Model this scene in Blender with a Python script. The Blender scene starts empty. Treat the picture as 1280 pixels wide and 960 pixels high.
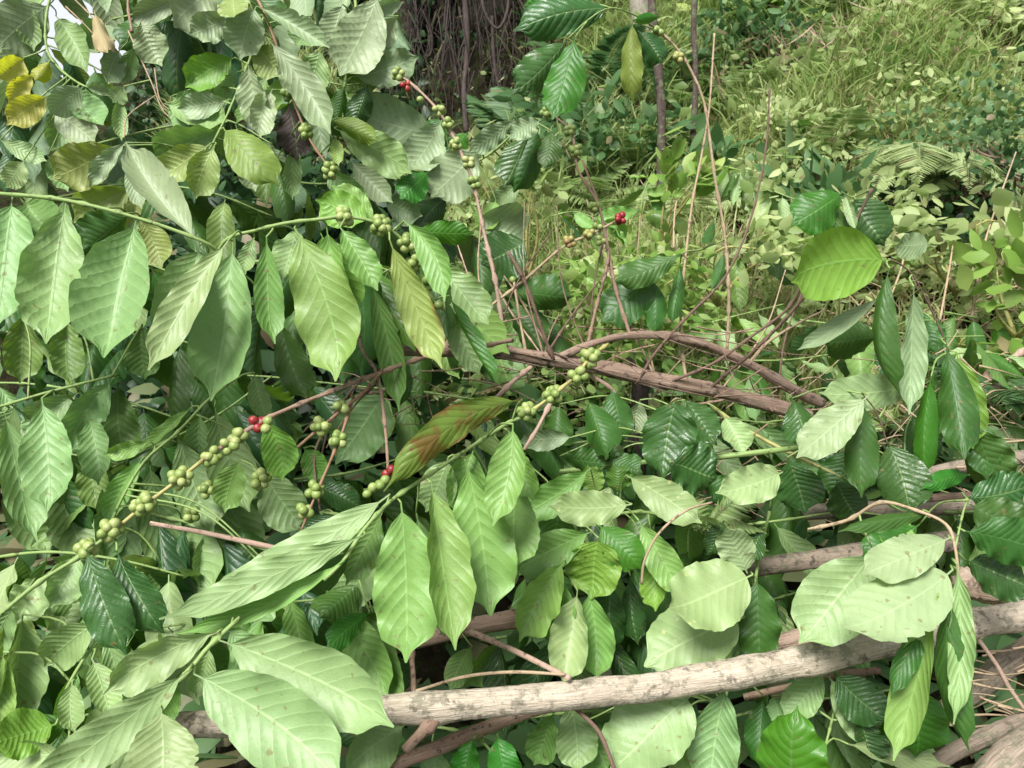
import bpy, math, random
import numpy as np
from mathutils import Vector, Matrix

SC = bpy.context.scene
COL = SC.collection
RNG = np.random.default_rng(7)
random.seed(7)
R = math.radians

# ------------------------------------------------------------------ camera
FPX = 1004.0
CAM = np.array([0.0, 0.0, 1.5])
PITCH = R(18)
FWD = np.array([0, math.cos(PITCH), -math.sin(PITCH)])
UP = np.array([0, math.sin(PITCH), math.cos(PITCH)])
RIGHT = np.array([1.0, 0, 0])
cd = bpy.data.cameras.new('camera')
cam = bpy.data.objects.new('camera', cd)
COL.objects.link(cam)
cam.location = CAM
cam.rotation_euler = (R(90) - PITCH, 0, 0)
cd.sensor_width = 36
cd.lens = FPX / 1280 * 36
cd.clip_start = 0.02
cd.clip_end = 3000
cd.dof.use_dof = True
cd.dof.focus_distance = 1.15
cd.dof.aperture_fstop = 16.0
SC.camera = cam


def at(px, py, d):
    """the place seen at a pixel of the photograph, d metres deep"""
    return CAM + d * (FWD + (px - 640) / FPX * RIGHT - (py - 480) / FPX * UP)


def nrm(v):
    v = np.asarray(v, float)
    return v / (np.linalg.norm(v) + 1e-12)


# ------------------------------------------------------------------ object helpers
def tag(o, label=None, cat=None, group=None, kind=None):
    if label: o['label'] = label
    if cat: o['category'] = cat
    if group: o['group'] = group
    if kind: o['kind'] = kind
    return o


def empty(name, loc, label, cat, group=None):
    o = bpy.data.objects.new(name, None)
    o.empty_display_size = 0.05
    COL.objects.link(o)
    o.location = loc
    return tag(o, label, cat, group)


def link(name, me, mat=None, parent=None, loc=None, M=None):
    o = bpy.data.objects.new(name, me)
    COL.objects.link(o)
    if mat is not None and len(me.materials) == 0:
        me.materials.append(mat)
    base = Matrix.Identity(4)
    if M is not None:
        base = M
    elif loc is not None:
        base = Matrix.Translation(Vector(loc))
    if parent is not None:
        o.parent = parent
        off = parent_world(parent)
        base = off.inverted() @ base
    o.matrix_basis = base
    return o


def parent_world(p):
    m = p.matrix_basis.copy()
    while p.parent is not None:
        p = p.parent
        m = p.matrix_basis @ m
    return m


def mesh_from(name, V, F, smooth=True, uv=None, col=None):
    """V (n,3); F list of faces or an (m,4) int array; uv per vertex; col per vertex"""
    me = bpy.data.meshes.new(name)
    V = np.asarray(V, np.float32)
    if isinstance(F, np.ndarray):
        nf, k = F.shape
        me.vertices.add(len(V)); me.vertices.foreach_set('co', V.ravel())
        me.loops.add(nf * k); me.loops.foreach_set('vertex_index', F.ravel().astype(np.int32))
        me.polygons.add(nf)
        me.polygons.foreach_set('loop_start', np.arange(0, nf * k, k, dtype=np.int32))
        me.polygons.foreach_set('loop_total', np.full(nf, k, np.int32))
        me.update(calc_edges=True)
    else:
        me.from_pydata(V.tolist(), [], F)
    me.polygons.foreach_set('use_smooth', np.full(len(me.polygons), smooth))
    if uv is not None:
        lay = me.uv_layers.new(name='UVMap')
        li = np.empty(len(me.loops), np.int32); me.loops.foreach_get('vertex_index', li)
        lay.data.foreach_set('uv', np.asarray(uv, np.float32)[li].ravel())
    if col is not None:
        a = me.color_attributes.new('tone', 'FLOAT_COLOR', 'POINT')
        a.data.foreach_set('color', np.asarray(col, np.float32).ravel())
    me.validate()
    return me


# ------------------------------------------------------------------ node helpers
class NT:
    def __init__(s, name):
        s.m = bpy.data.materials.new(name); s.m.use_nodes = True
        s.t = s.m.node_tree; s.t.nodes.clear()
        s.out = s.t.nodes.new('ShaderNodeOutputMaterial')

    def n(s, typ, **kw):
        nd = s.t.nodes.new('ShaderNode' + typ)
        for k, v in kw.items(): setattr(nd, k, v)
        return nd

    def l(s, a, b): s.t.links.new(a, b)

    def setv(s, sock, v):
        if isinstance(v, bpy.types.NodeSocket): s.l(v, sock)
        else: sock.default_value = v

    def math(s, op, a, b=None, c=None, clamp=False):
        nd = s.n('Math', operation=op, use_clamp=clamp)
        s.setv(nd.inputs[0], a)
        if b is not None: s.setv(nd.inputs[1], b)
        if c is not None: s.setv(nd.inputs[2], c)
        return nd.outputs[0]

    def mix(s, f, a, b, mode='MIX'):
        nd = s.n('Mix', data_type='RGBA', blend_type=mode)
        s.setv(nd.inputs[0], f)
        for i, v in ((6, a), (7, b)):
            s.setv(nd.inputs[i], v if isinstance(v, bpy.types.NodeSocket) else (*v, 1) if len(v) == 3 else v)
        return nd.outputs[2]

    def ramp(s, f, stops):
        nd = s.n('ValToRGB')
        e = nd.color_ramp.elements
        while len(e) < len(stops): e.new(0.5)
        for el, (p, c) in zip(e, stops):
            el.position = p; el.color = (*c, 1) if len(c) == 3 else c
        s.setv(nd.inputs[0], f)
        return nd.outputs[0]

    def sstep(s, x, a, b):
        nd = s.n('MapRange', interpolation_type='SMOOTHSTEP')
        s.setv(nd.inputs[0], x); nd.inputs[1].default_value = a; nd.inputs[2].default_value = b
        nd.inputs[3].default_value = 0; nd.inputs[4].default_value = 1
        return nd.outputs[0]

    def noise(s, vec, scale, detail=3, rough=0.55, dist=0):
        nd = s.n('TexNoise')
        if vec is not None: s.l(vec, nd.inputs['Vector'])
        nd.inputs['Scale'].default_value = scale; nd.inputs['Detail'].default_value = detail
        nd.inputs['Roughness'].default_value = rough; nd.inputs['Distortion'].default_value = dist
        return nd.outputs['Fac']


NVEIN = 10.0
KVEIN = 0.19


def leaf_material(name, top, under, rough_top=0.3, patch=None, quilt=.36, trans=0.28, spots=None, spot_amount=0.0, edge=None, vein_top=(0.17, 0.27, 0.09)):
    N = NT(name)
    uvn = N.n('UVMap'); sep = N.n('SeparateXYZ'); N.l(uvn.outputs[0], sep.inputs[0])
    u = sep.outputs[0]
    v = N.math('MULTIPLY', N.math('SUBTRACT', sep.outputs[1], 0.5), 2.0)
    av = N.math('ABSOLUTE', v)
    tc = N.n('TexCoord'); obj = tc.outputs['Object']
    oi = N.n('ObjectInfo'); rnd = oi.outputs['Random']
    # offset the noises by the leaf's own random number
    comb = N.n('CombineXYZ'); N.l(N.math('MULTIPLY', rnd, 37.0), comb.inputs[0]); N.l(N.math('MULTIPLY', rnd, 11.0), comb.inputs[2])
    add = N.n('VectorMath', operation='ADD'); N.l(obj, add.inputs[0]); N.l(comb.outputs[0], add.inputs[1])
    pos = add.outputs[0]
    n_big = N.noise(pos, 14, 3)
    n_mid = N.noise(pos, 60, 4)
    n_fine = N.noise(pos, 420, 2)
    # veins
    bow = N.math('MULTIPLY', N.math('POWER', av, 1.6), 0.05)
    t = N.math('MULTIPLY', N.math('SUBTRACT', u, N.math('ADD', N.math('MULTIPLY', av, KVEIN), bow)), NVEIN)
    t = N.math('ADD', t, N.math('MULTIPLY', N.math('SUBTRACT', n_big, 0.5), 0.5))
    fr = N.math('FRACT', N.math('ADD', t, N.math('MULTIPLY', n_mid, 0.12)))
    d = N.math('ABSOLUTE', N.math('SUBTRACT', fr, 0.5))
    vein = N.math('MULTIPLY', N.math('SUBTRACT', 1.0, N.sstep(d, 0.012, 0.055)), N.math('SUBTRACT', 1.0, N.math('MULTIPLY', av, 0.75)))
    mid = N.math('SUBTRACT', 1.0, N.sstep(av, 0.016, 0.05))
    vmask = N.math('MAXIMUM', N.math('MULTIPLY', vein, 0.6), mid)
    # tertiary net
    vor = N.n('TexVoronoi', feature='DISTANCE_TO_EDGE'); N.l(pos, vor.inputs['Vector']); vor.inputs['Scale'].default_value = 190
    net = N.math('SUBTRACT', 1.0, N.sstep(vor.outputs['Distance'], 0.0, 0.12))
    # tints
    val = N.math('ADD', 0.72, N.math('ADD', N.math('MULTIPLY', n_big, 0.34), N.math('MULTIPLY', rnd, 0.24)))
    val = N.math('ADD', val, N.math('MULTIPLY', N.math('SUBTRACT', n_mid, 0.5), 0.22))
    hsv_h = N.math('ADD', 0.5, N.math('MULTIPLY', N.math('SUBTRACT', N.math('FRACT', N.math('MULTIPLY', rnd, 13.7)), 0.5), 0.035))

    def tint(c):
        h = N.n('HueSaturation'); N.l(hsv_h, h.inputs['Hue']); N.l(val, h.inputs['Value'])
        h.inputs['Color'].default_value = (*c, 1); h.inputs['Saturation'].default_value = 1.0
        return h.outputs[0]
    ct = tint(top); cu = tint(under)
    ct = N.mix(N.math('MULTIPLY', N.math('MAXIMUM', N.math('MULTIPLY', vein, .4), mid), 0.55), ct, vein_top)
    lighter = tuple(min(0.8, c * 1.25 + 0.04) for c in under)
    cu = N.mix(N.math('MULTIPLY', N.math('MAXIMUM', N.math('MULTIPLY', vein, .75), mid), 0.75), cu, lighter)
    cu = N.mix(N.math('MULTIPLY', net, 0.12), cu, lighter)
    ct = N.mix(N.math('MULTIPLY', net, 0.10), ct, tuple(c * 0.7 for c in top))
    if spots is not None:
        vs = N.n('TexVoronoi'); N.l(pos, vs.inputs['Vector']); vs.inputs['Scale'].default_value = 62
        sm = N.math('SUBTRACT', 1.0, N.sstep(vs.outputs['Distance'], 0.10, 0.24))
        sm = N.math('MULTIPLY', sm, N.sstep(N.noise(pos, 22, 2), 0.62 - spot_amount, 0.70 - spot_amount))
        ct = N.mix(N.math('MULTIPLY', sm, 0.85), ct, spots); cu = N.mix(N.math('MULTIPLY', sm, 0.7), cu, spots)
    else:
        # small blemishes: every leaf of a cut branch has a few
        sm = N.math('MULTIPLY', N.sstep(N.noise(pos, 85, 3), 0.655, 0.69), 0.65)
        ct = N.mix(sm, ct, (0.16, 0.13, 0.05)); cu = N.mix(sm, cu, (0.2, 0.17, 0.07))
    if patch is not None:
        ct = N.mix(N.math('MULTIPLY', N.sstep(N.noise(pos, 20, 4, .6), .50, .62), .75), ct, patch)
    if edge is not None:
        em = N.math('MULTIPLY', N.sstep(av, 0.72, 1.0), N.sstep(n_big, 0.45, 0.65))
        ct = N.mix(em, ct, edge); cu = N.mix(em, cu, edge)
    geo = N.n('NewGeometry')
    bf = geo.outputs['Backfacing']
    colr = N.mix(bf, ct, cu)
    # quilting
    q = N.math('SUBTRACT', 1.0, N.math('MULTIPLY', N.math('ABSOLUTE', N.math('SINE', N.math('MULTIPLY', N.math('ADD', t, 0.5), math.pi))), 2.0))
    qa = N.math('MULTIPLY', q, N.math('MULTIPLY', -0.55, N.sstep(n_big, .15, .5)))
    hgt = N.math('ADD', qa, N.math('ADD', N.math('MULTIPLY', n_mid, 1.3), N.math('MULTIPLY', n_fine, 0.16)))
    hgt = N.math('ADD', hgt, N.math('MULTIPLY', vmask, -0.5))
    hgt = N.math('ADD', hgt, N.math('MULTIPLY', net, -0.12))
    bump = N.n('Bump'); bump.inputs['Strength'].default_value = quilt; bump.inputs['Distance'].default_value = 0.0016
    N.l(hgt, bump.inputs['Height'])
    p = N.n('BsdfPrincipled')
    N.l(colr, p.inputs['Base Color'])
    rg = N.n('Mix', data_type='FLOAT'); N.l(bf, rg.inputs[0])
    N.l(N.math('ADD', rough_top, N.math('MULTIPLY', n_mid, 0.16)), rg.inputs[2]); rg.inputs[3].default_value = 0.46
    N.l(rg.outputs[0], p.inputs['Roughness'])
    p.inputs['Specular IOR Level'].default_value = 0.5
    N.l(bump.outputs[0], p.inputs['Normal'])
    tr = N.n('BsdfTranslucent')
    hs = N.n('HueSaturation'); hs.inputs['Saturation'].default_value = 1.25; hs.inputs['Value'].default_value = 1.25
    N.l(N.mix(0.5, ct, cu), hs.inputs['Color'])
    N.l(N.mix(0.35, hs.outputs[0], (0.30, 0.45, 0.05)), tr.inputs['Color'])
    N.l(bump.outputs[0], tr.inputs['Normal'])
    ms = N.n('MixShader'); ms.inputs[0].default_value = trans
    N.l(p.outputs[0], ms.inputs[1]); N.l(tr.outputs[0], ms.inputs[2])
    N.l(ms.outputs[0], N.out.inputs[0])
    return N.m


LM = {
    'U': leaf_material('mature_leaf', (.035, .10, .035), (.235, .38, .14), quilt=.42),
    'G': leaf_material('fresh_leaf', (.07, .18, .03), (.205, .37, .09), quilt=.3),
    'P': leaf_material('pale_leaf', (.09, .20, .05), (.31, .435, .185), quilt=.3),
    'S': leaf_material('spotted_pale_leaf', (.09, .20, .05), (.315, .425, .17), quilt=.2, spots=(.62, .64, .30), spot_amount=.10),
    'Y': leaf_material('yellowing_leaf', (.19, .28, .05), (.30, .38, .11), rough_top=.40),
    'D': leaf_material('dark_glossy_leaf', (.040, .105, .024), (.17, .26, .09), rough_top=.26, trans=.12, quilt=.55),
    'E': leaf_material('dark_leaf', (.045, .12, .020), (.16, .27, .07), rough_top=.38, trans=.22, vein_top=(.08, .19, .05)),
    'B': leaf_material('vivid_green_leaf', (.050, .185, .018), (.18, .37, .06), rough_top=.34, trans=.35, vein_top=(.13, .32, .06)),
    'L': leaf_material('lime_leaf', (.09, .26, .02), (.20, .42, .06), trans=.4),
    'W': leaf_material('wilted_leaf', (.13, .22, .115), (.26, .345, .185), rough_top=.5, trans=.2),
    'C': leaf_material('cream_leaf', (.28, .36, .14), (.31, .42, .21), quilt=.35, rough_top=.5),
    'R': leaf_material('rusty_olive_leaf', (.11, .20, .03), (.18, .26, .05), patch=(.19, .075, .025), spots=(.22, .03, .03), spot_amount=.12, edge=(.15, .07, .02), vein_top=(.26, .32, .10)),
    'O': leaf_material('brown_edged_leaf', (.18, .27, .05), (.26, .36, .09), edge=(.26, .15, .05)),
    'V': leaf_material('backlit_yellow_leaf', (.46, .46, .07), (.56, .55, .14), trans=.5),  # yellow leaf with its colour brightened to look lit from behind
    'K': leaf_material('dry_leaf', (.36, .28, .15), (.42, .34, .2), rough_top=.7, trans=.15),
    'N': leaf_material('dead_dark_leaf', (.05, .03, .03), (.07, .045, .04), rough_top=.6, trans=.05),
}
TOPSIDE = set('DEBRKN')


def bark_material(name, c1, c2, c3, lichen=None, scale=1.0, rough=.8, fibre=1.0, bump=.6, red=None):
    N = NT(name)
    uvn = N.n('UVMap'); mp = N.n('Mapping'); N.l(uvn.outputs[0], mp.inputs[0])
    mp.inputs['Scale'].default_value = (1.0, 1.0, 1.0)
    tc = N.n('TexCoord'); obj = tc.outputs['Object']
    m2 = N.n('Mapping'); N.l(uvn.outputs[0], m2.inputs[0]); m2.inputs['Scale'].default_value = (26, 14 * scale, 1)
    fib = N.noise(m2.outputs[0], 1.0, 6, .65, .6)
    m3 = N.n('Mapping'); N.l(uvn.outputs[0], m3.inputs[0]); m3.inputs['Scale'].default_value = (90, 40 * scale, 1)
    fib2 = N.noise(m3.outputs[0], 1.0, 4, .6, .4)
    big = N.noise(obj, 14 * scale, 5, .6)
    mid = N.noise(obj, 70 * scale, 5, .65)
    f = N.math('ADD', N.math('MULTIPLY', fib, .6), N.math('MULTIPLY', fib2, .4))
    col = N.ramp(f, [(.30, c1), (.48, c2), (.66, c3)])
    col = N.mix(N.sstep(big, .42, .68), col, c2)
    dark = N.math('MULTIPLY', N.sstep(mid, .50, .62), N.sstep(N.noise(obj, 26 * scale, 4), .46, .60))
    col = N.mix(N.math('MULTIPLY', dark, .75), col, tuple(c * .25 for c in c1))
    if lichen is not None:
        lm = N.math('MULTIPLY', N.sstep(N.noise(obj, 46 * scale, 6, .75), .50, .60), .75)
        col = N.mix(lm, col, lichen)
    if red is not None:
        col = N.mix(N.math('MULTIPLY', N.sstep(N.noise(obj, 9, 2), .45, .6), .7), col, red)
    h = N.math('ADD', N.math('MULTIPLY', f, fibre), N.math('MULTIPLY', mid, .8))
    b = N.n('Bump'); b.inputs['Strength'].default_value = bump; b.inputs['Distance'].default_value = .004
    N.l(h, b.inputs['Height'])
    p = N.n('BsdfPrincipled'); N.l(col, p.inputs['Base Color']); p.inputs['Roughness'].default_value = rough
    p.inputs['Specular IOR Level'].default_value = .3
    N.l(b.outputs[0], p.inputs['Normal']); N.l(p.outputs[0], N.out.inputs[0])
    return N.m


BM = {
    'log': bark_material('pale_log_bark', (.24, .19, .13), (.50, .425, .325), (.72, .645, .53), lichen=(.20, .19, .135), scale=1.0, fibre=1.2, bump=1.0),
    'greylog': bark_material('weathered_pole_bark', (.13, .10, .075), (.29, .23, .175), (.44, .37, .29), lichen=(.15, .16, .10), scale=1.1, fibre=1.3, bump=1.0),
    'wood': bark_material('peeled_wood', (.38, .26, .18), (.56, .42, .31), (.66, .54, .43), scale=.8, fibre=1.2, bump=.8),
    'branch': bark_material('red_brown_bark', (.10, .062, .045), (.34, .235, .175), (.56, .44, .35), scale=.9, fibre=1.4, bump=1.0),
    'twig': bark_material('twig_bark', (.12, .075, .05), (.29, .19, .135), (.44, .33, .25), scale=2.0, bump=.5),
    'pinktwig': bark_material('pink_twig_bark', (.24, .14, .11), (.42, .29, .22), (.57, .45, .36), scale=2.0, bump=.4),
    'tan': bark_material('tan_twig_bark', (.25, .18, .10), (.40, .30, .19), (.52, .42, .30), scale=2.0, bump=.4),
    'darktwig': bark_material('dark_twig_bark', (.06, .038, .03), (.15, .095, .07), (.27, .19, .14), scale=2.0, bump=.4),
    'green': bark_material('green_stem', (.13, .21, .06), (.22, .32, .10), (.30, .40, .15), scale=2.0, bump=.2, rough=.5),
    'olive': bark_material('olive_stem', (.26, .25, .09), (.36, .34, .12), (.42, .38, .16), scale=2.0, bump=.2, rough=.5),
    'ripe': bark_material('reddening_stem', (.18, .10, .06), (.28, .165, .10), (.38, .26, .16), scale=2.0, bump=.3, rough=.55),
    'vine': bark_material('dry_vine', (.022, .016, .016), (.055, .04, .037), (.14, .105, .09), scale=1.0, bump=.5),  # vine bark colour darkened for the shade of the thicket
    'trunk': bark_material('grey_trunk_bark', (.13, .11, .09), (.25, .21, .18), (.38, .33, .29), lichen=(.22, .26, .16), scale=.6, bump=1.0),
    'shadetrunk': bark_material('shaded_trunk_bark', (.03, .022, .018), (.07, .05, .042), (.13, .10, .085), lichen=(.14, .17, .09), scale=.6, bump=1.0),  # trunk bark in a darker copy, thicket shade put into the colour
}


def berry_material(name, c1, c2, c3):
    N = NT(name)
    tc = N.n('TexCoord'); oi = N.n('ObjectInfo')
    geo = N.n('NewGeometry'); rnd = geo.outputs['Random Per Island']
    val = N.math('ADD', N.math('MULTIPLY', oi.outputs['Random'], .5), N.math('MULTIPLY', rnd, .5))
    col = N.ramp(val, [(.1, c1), (.55, c2), (1.0, c3)])
    n = N.noise(tc.outputs['Object'], 160, 3)
    col = N.mix(N.math('MULTIPLY', N.sstep(n, .55, .75), .25), col, (.45, .42, .15))
    p = N.n('BsdfPrincipled'); N.l(col, p.inputs['Base Color'])
    p.inputs['Roughness'].default_value = .45
    p.inputs['Subsurface Weight'].default_value = .12
    p.inputs['Subsurface Radius'].default_value = (.004, .005, .002)
    p.inputs['Subsurface Scale'].default_value = .6
    b = N.n('Bump'); b.inputs['Strength'].default_value = .12; b.inputs['Distance'].default_value = .001
    N.l(n, b.inputs['Height']); N.l(b.outputs[0], p.inputs['Normal'])
    N.l(p.outputs[0], N.out.inputs[0])
    return N.m


BERRY = {'g': berry_material('unripe_berry', (.13, .21, .045), (.23, .31, .085), (.38, .42, .16)),
         'r': berry_material('ripe_berry', (.15, .010, .014), (.25, .015, .022), (.33, .06, .04)),
         'o': berry_material('turning_berry', (.27, .13, .06), (.30, .27, .09), (.28, .33, .10))}

# ------------------------------------------------------------------ leaf geometry
def leaf_profile(t, p, q):
    w = np.power(np.clip(t, 1e-6, 1), p) * np.power(np.clip(1 - t, 1e-6, 1), q)
    m = p / (p + q)
    w = w / (m ** p * (1 - m) ** q)
    s = np.clip((t - .83) / .12, 0, 1)
    return w * (1 - .70 * s * s * (3 - 2 * s))


def leaf_mesh(L, W, nu=46, nv=12, p=.66, q=.74, fold=.3, bend=.06, curve=.0, wave=.03, corr=.012, twist=0.0, curl=0.0,
              petiole=.07, ragged=.03, roll_edges=0.0, rng=RNG):
    """a leaf lying along +Y, upper side towards +Z, its petiole's end at the origin"""
    u = np.linspace(0, 1, nu + 1)[:, None]
    v = np.linspace(-1, 1, nv + 1)[None, :]
    t = np.clip((u - petiole) / (1 - petiole), 0, 1)
    w = W / 2 * leaf_profile(t, p, q)
    av = np.abs(v)
    # scalloped, slightly torn margins, different on the two sides
    ph = rng.uniform(0, 6.28, 4)
    asym = rng.uniform(-.05, .05)
    sc = 1 + ragged * (.7 * np.cos(2 * np.pi * NVEIN * (u - .16) + .3 * np.sin(9 * u + ph[0]))
                       + .8 * np.where(v > 0, np.sin(17 * u + ph[1]) * np.sin(6 * u + ph[3]), np.sin(15 * u + ph[2]) * np.sin(5 * u + ph[0])))
    w2 = np.maximum(w * sc, .0011 + 0 * v) * np.ones_like(v)
    for _ in range(int(rng.choice([0, 0, 0, 1, 2]))):      # where insects have eaten at the margin
        u0 = rng.uniform(.2, .92); sd = rng.choice([-1, 1]); dp = rng.uniform(.05, .20); wd = rng.uniform(.010, .024)
        w2 = w2 * np.where(v * sd > 0, 1 - dp * np.exp(-((u - u0) / wd) ** 4), 1)
    w2 = w2 * np.where(v > 0, 1 + asym, 1 - asym)
    x = v * w2
    y = L * u * np.ones_like(v)
    z = L * bend * 4 * u * (1 - u) * np.ones_like(v)
    hw = w2
    tt = (u - KVEIN * av - .05 * av ** 1.6) * NVEIN
    lam = np.clip(t * 6, 0, 1) * np.clip((1 - t) * 5, 0, 1)
    z = z - fold * hw * av ** 1.35
    z = z - roll_edges * hw * av ** 5
    tt = tt + .22 * np.sin(7 * u + ph[3]) + .12 * np.sin(19 * u + ph[1]) + .08 * np.sign(v)
    z = z + .95 * corr * W * -(1 - 2 * np.abs(np.sin(np.pi * (tt + .5)))) * np.clip(av * 3, 0, 1) * (1 - .35 * av ** 3) * lam
    k = rng.uniform(2.2, 4.6, 2)
    z = z + wave * W * av ** 3 * lam * np.where(v > 0, np.sin(2 * np.pi * k[0] * u + ph[2]), np.sin(2 * np.pi * k[1] * u + ph[3]))
    z = z + np.where(v > 0, rng.uniform(-.5, .5), rng.uniform(-.5, .5)) * hw * np.clip(av - .45, 0, 1) ** 2 * np.sin(np.pi * u * rng.uniform(.8, 1.6))
    z = z + .035 * W * np.sin(5 * u + ph[0]) * np.sin(2.2 * v + ph[1]) * lam
    # the midrib stands out below
    z = z - .008 * W * np.exp(-(av / .08) ** 2) * lam
    x = x * (1 - .22 * min(abs(fold), 1.2) * av)
    x = x + L * curve * 4 * u * (1 - u)
    if curl:
        c = np.clip(t - .62, 0, 1)
        z = z - curl * L * c * c * 2
    if twist:
        a = twist * (u - .5)
        x0 = x.copy(); cx = L * curve * 4 * u * (1 - u); cz = L * bend * 4 * u * (1 - u)
        x = cx + (x0 - cx) * np.cos(a) - (z - cz) * np.sin(a)
        z = cz + (x0 - cx) * np.sin(a) + (z - cz) * np.cos(a)
    V = np.stack([x, y, z], -1).reshape(-1, 3)
    i = np.arange(nu)[:, None]; j = np.arange(nv)[None, :]
    a = i * (nv + 1) + j
    F = np.stack([a, a + 1, a + nv + 2, a + nv + 1], -1).reshape(-1, 4)
    UV = np.stack([t * np.ones_like(v), (v * .5 + .5) * np.ones_like(t)], -1).reshape(-1, 2)
    return mesh_from('leaf', V, F, True, UV)


def frame_matrix(origin, axis, normal):
    a = nrm(axis); n = nrm(normal - np.dot(normal, a) * a); s = np.cross(a, n)
    return Matrix(((s[0], a[0], n[0], origin[0]), (s[1], a[1], n[1], origin[1]), (s[2], a[2], n[2], origin[2]), (0, 0, 0, 1)))


# ------------------------------------------------------------------ tubes
def catmull(P, step):
    P = np.asarray(P, float)
    if len(P) == 2: P = np.stack([P[0], P[0] * .5 + P[1] * .5, P[1]])
    E = np.vstack([2 * P[0] - P[1], P, 2 * P[-1] - P[-2]])
    out = []
    for k in range(1, len(E) - 2):
        n = max(2, int(np.linalg.norm(E[k + 1][:3] - E[k][:3]) / step))
        for t in np.arange(n) / n:
            a, b, c, d = E[k - 1], E[k], E[k + 1], E[k + 2]
            out.append(.5 * ((2 * b) + (-a + c) * t + (2 * a - 5 * b + 4 * c - d) * t * t + (-a + 3 * b - 3 * c + d) * t ** 3))
    out.append(P[-1])
    return np.array(out)


class Tubes:
    """several tubes gathered into one mesh (one part)"""
    def __init__(s): s.V, s.F, s.U, s.n = [], [], [], 0

    def add(s, P, r0, r1, sides=8, step=.012, noise=.06, knots=0, rough=0.0, rng=RNG, nodes=0.0):
        C = catmull(P, step)[:, :3]
        m = len(C)
        T = np.gradient(C, axis=0); T /= np.linalg.norm(T, axis=1)[:, None] + 1e-9
        ref = np.array([0, 0, 1.0]) if abs(T[0][2]) < .9 else np.array([1.0, 0, 0])
        n = nrm(np.cross(T[0], ref)); N = []
        for k in range(m):
            n = nrm(n - np.dot(n, T[k]) * T[k]); N.append(n)
        N = np.array(N); Bn = np.cross(T, N)
        ln = np.concatenate([[0], np.cumsum(np.linalg.norm(np.diff(C, axis=0), axis=1))])
        f = ln / ln[-1]
        rad = r0 + (r1 - r0) * f
        ph = rng.uniform(0, 6.28, 6)
        rad = rad * (1 + noise * (np.sin(ln * 19 / (r0 * 60 + .4) + ph[0]) + .6 * np.sin(ln * 47 / (r0 * 60 + .4) + ph[1])))
        if nodes:      # swollen joints along a coffee twig
            rad = rad * (1 + .7 * np.exp(-((((ln + ph[2] * .01) / nodes) % 1 - .5) * nodes / (r0 * 1.3)) ** 2))
        th = np.linspace(0, 2 * np.pi, sides, endpoint=False)
        rr = rad[:, None] * np.ones((1, sides))
        for _ in range(knots):
            k0 = rng.integers(0, m); t0 = rng.uniform(0, 6.28); w = rng.uniform(.7, 1.3) * r0
            dth = np.angle(np.exp(1j * (th - t0)))
            g = np.exp(-((ln[:, None] - ln[k0]) / w) ** 2 - (dth[None, :] * 1.2) ** 2)
            rr = rr + rng.uniform(.10, .28) * r0 * g - .22 * r0 * np.exp(-((ln[:, None] - ln[k0]) / (w * .35)) ** 2 - (dth[None, :] * 3) ** 2)
        if rough:
            rr = rr * (1 + rough * (np.sin(3 * th[None, :] + ln[:, None] * 30 + ph[3]) + .6 * np.sin(7 * th[None, :] - ln[:, None] * 11 + ph[4])) + rough * .5 * rng.standard_normal(rr.shape))
        V = C[:, None, :] + rr[..., None] * (np.cos(th)[None, :, None] * N[:, None, :] + np.sin(th)[None, :, None] * Bn[:, None, :])
        b = s.n
        s.V.append(V.reshape(-1, 3))
        s.U.append(np.stack([np.tile(np.where(th < np.pi, th, 2 * np.pi - th) / np.pi * .5, (m, 1)), np.tile(ln[:, None], (1, sides))], -1).reshape(-1, 2))
        for i in range(m - 1):
            for j in range(sides):
                j2 = (j + 1) % sides
                s.F.append((b + i * sides + j, b + i * sides + j2, b + (i + 1) * sides + j2, b + (i + 1) * sides + j))
        s.V.append(np.array([C[0] - T[0] * rad[0] * .15, C[-1] + T[-1] * rad[-1] * .3])); s.U.append(np.array([[0, 0], [0, ln[-1]]]))
        e = b + m * sides
        for j in range(sides):
            j2 = (j + 1) % sides
            s.F.append((e, b + j2, b + j)); s.F.append((e + 1, b + (m - 1) * sides + j, b + (m - 1) * sides + j2))
        s.n = e + 2
        return C

    def mesh(s, name, origin=(0, 0, 0)):
        return mesh_from(name, np.vstack(s.V) - np.asarray(origin), s.F, True, np.vstack(s.U))


# ------------------------------------------------------------------ berries
def berry_mesh(r):
    import bmesh
    bm = bmesh.new()
    bmesh.ops.create_icosphere(bm, subdivisions=3, radius=r)
    for v in bm.verts:
        z = v.co.z / r
        rad = math.hypot(v.co.x, v.co.y) / r
        v.co.z *= 1.10
        if z > 0:      # the little disc at the tip
            v.co.z -= r * .16 * math.exp(-(rad / .16) ** 2)
            v.co.z += r * .05 * math.exp(-((rad - .27) / .1) ** 2)
    me = bpy.data.meshes.new('berry'); bm.to_mesh(me); bm.free()
    me.polygons.foreach_set('use_smooth', np.ones(len(me.polygons), bool))
    return me


BERRY_MESH = {}
for k_, m_ in BERRY.items():
    me_ = berry_mesh(.0060); me_.materials.append(m_); BERRY_MESH[k_] = me_


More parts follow.
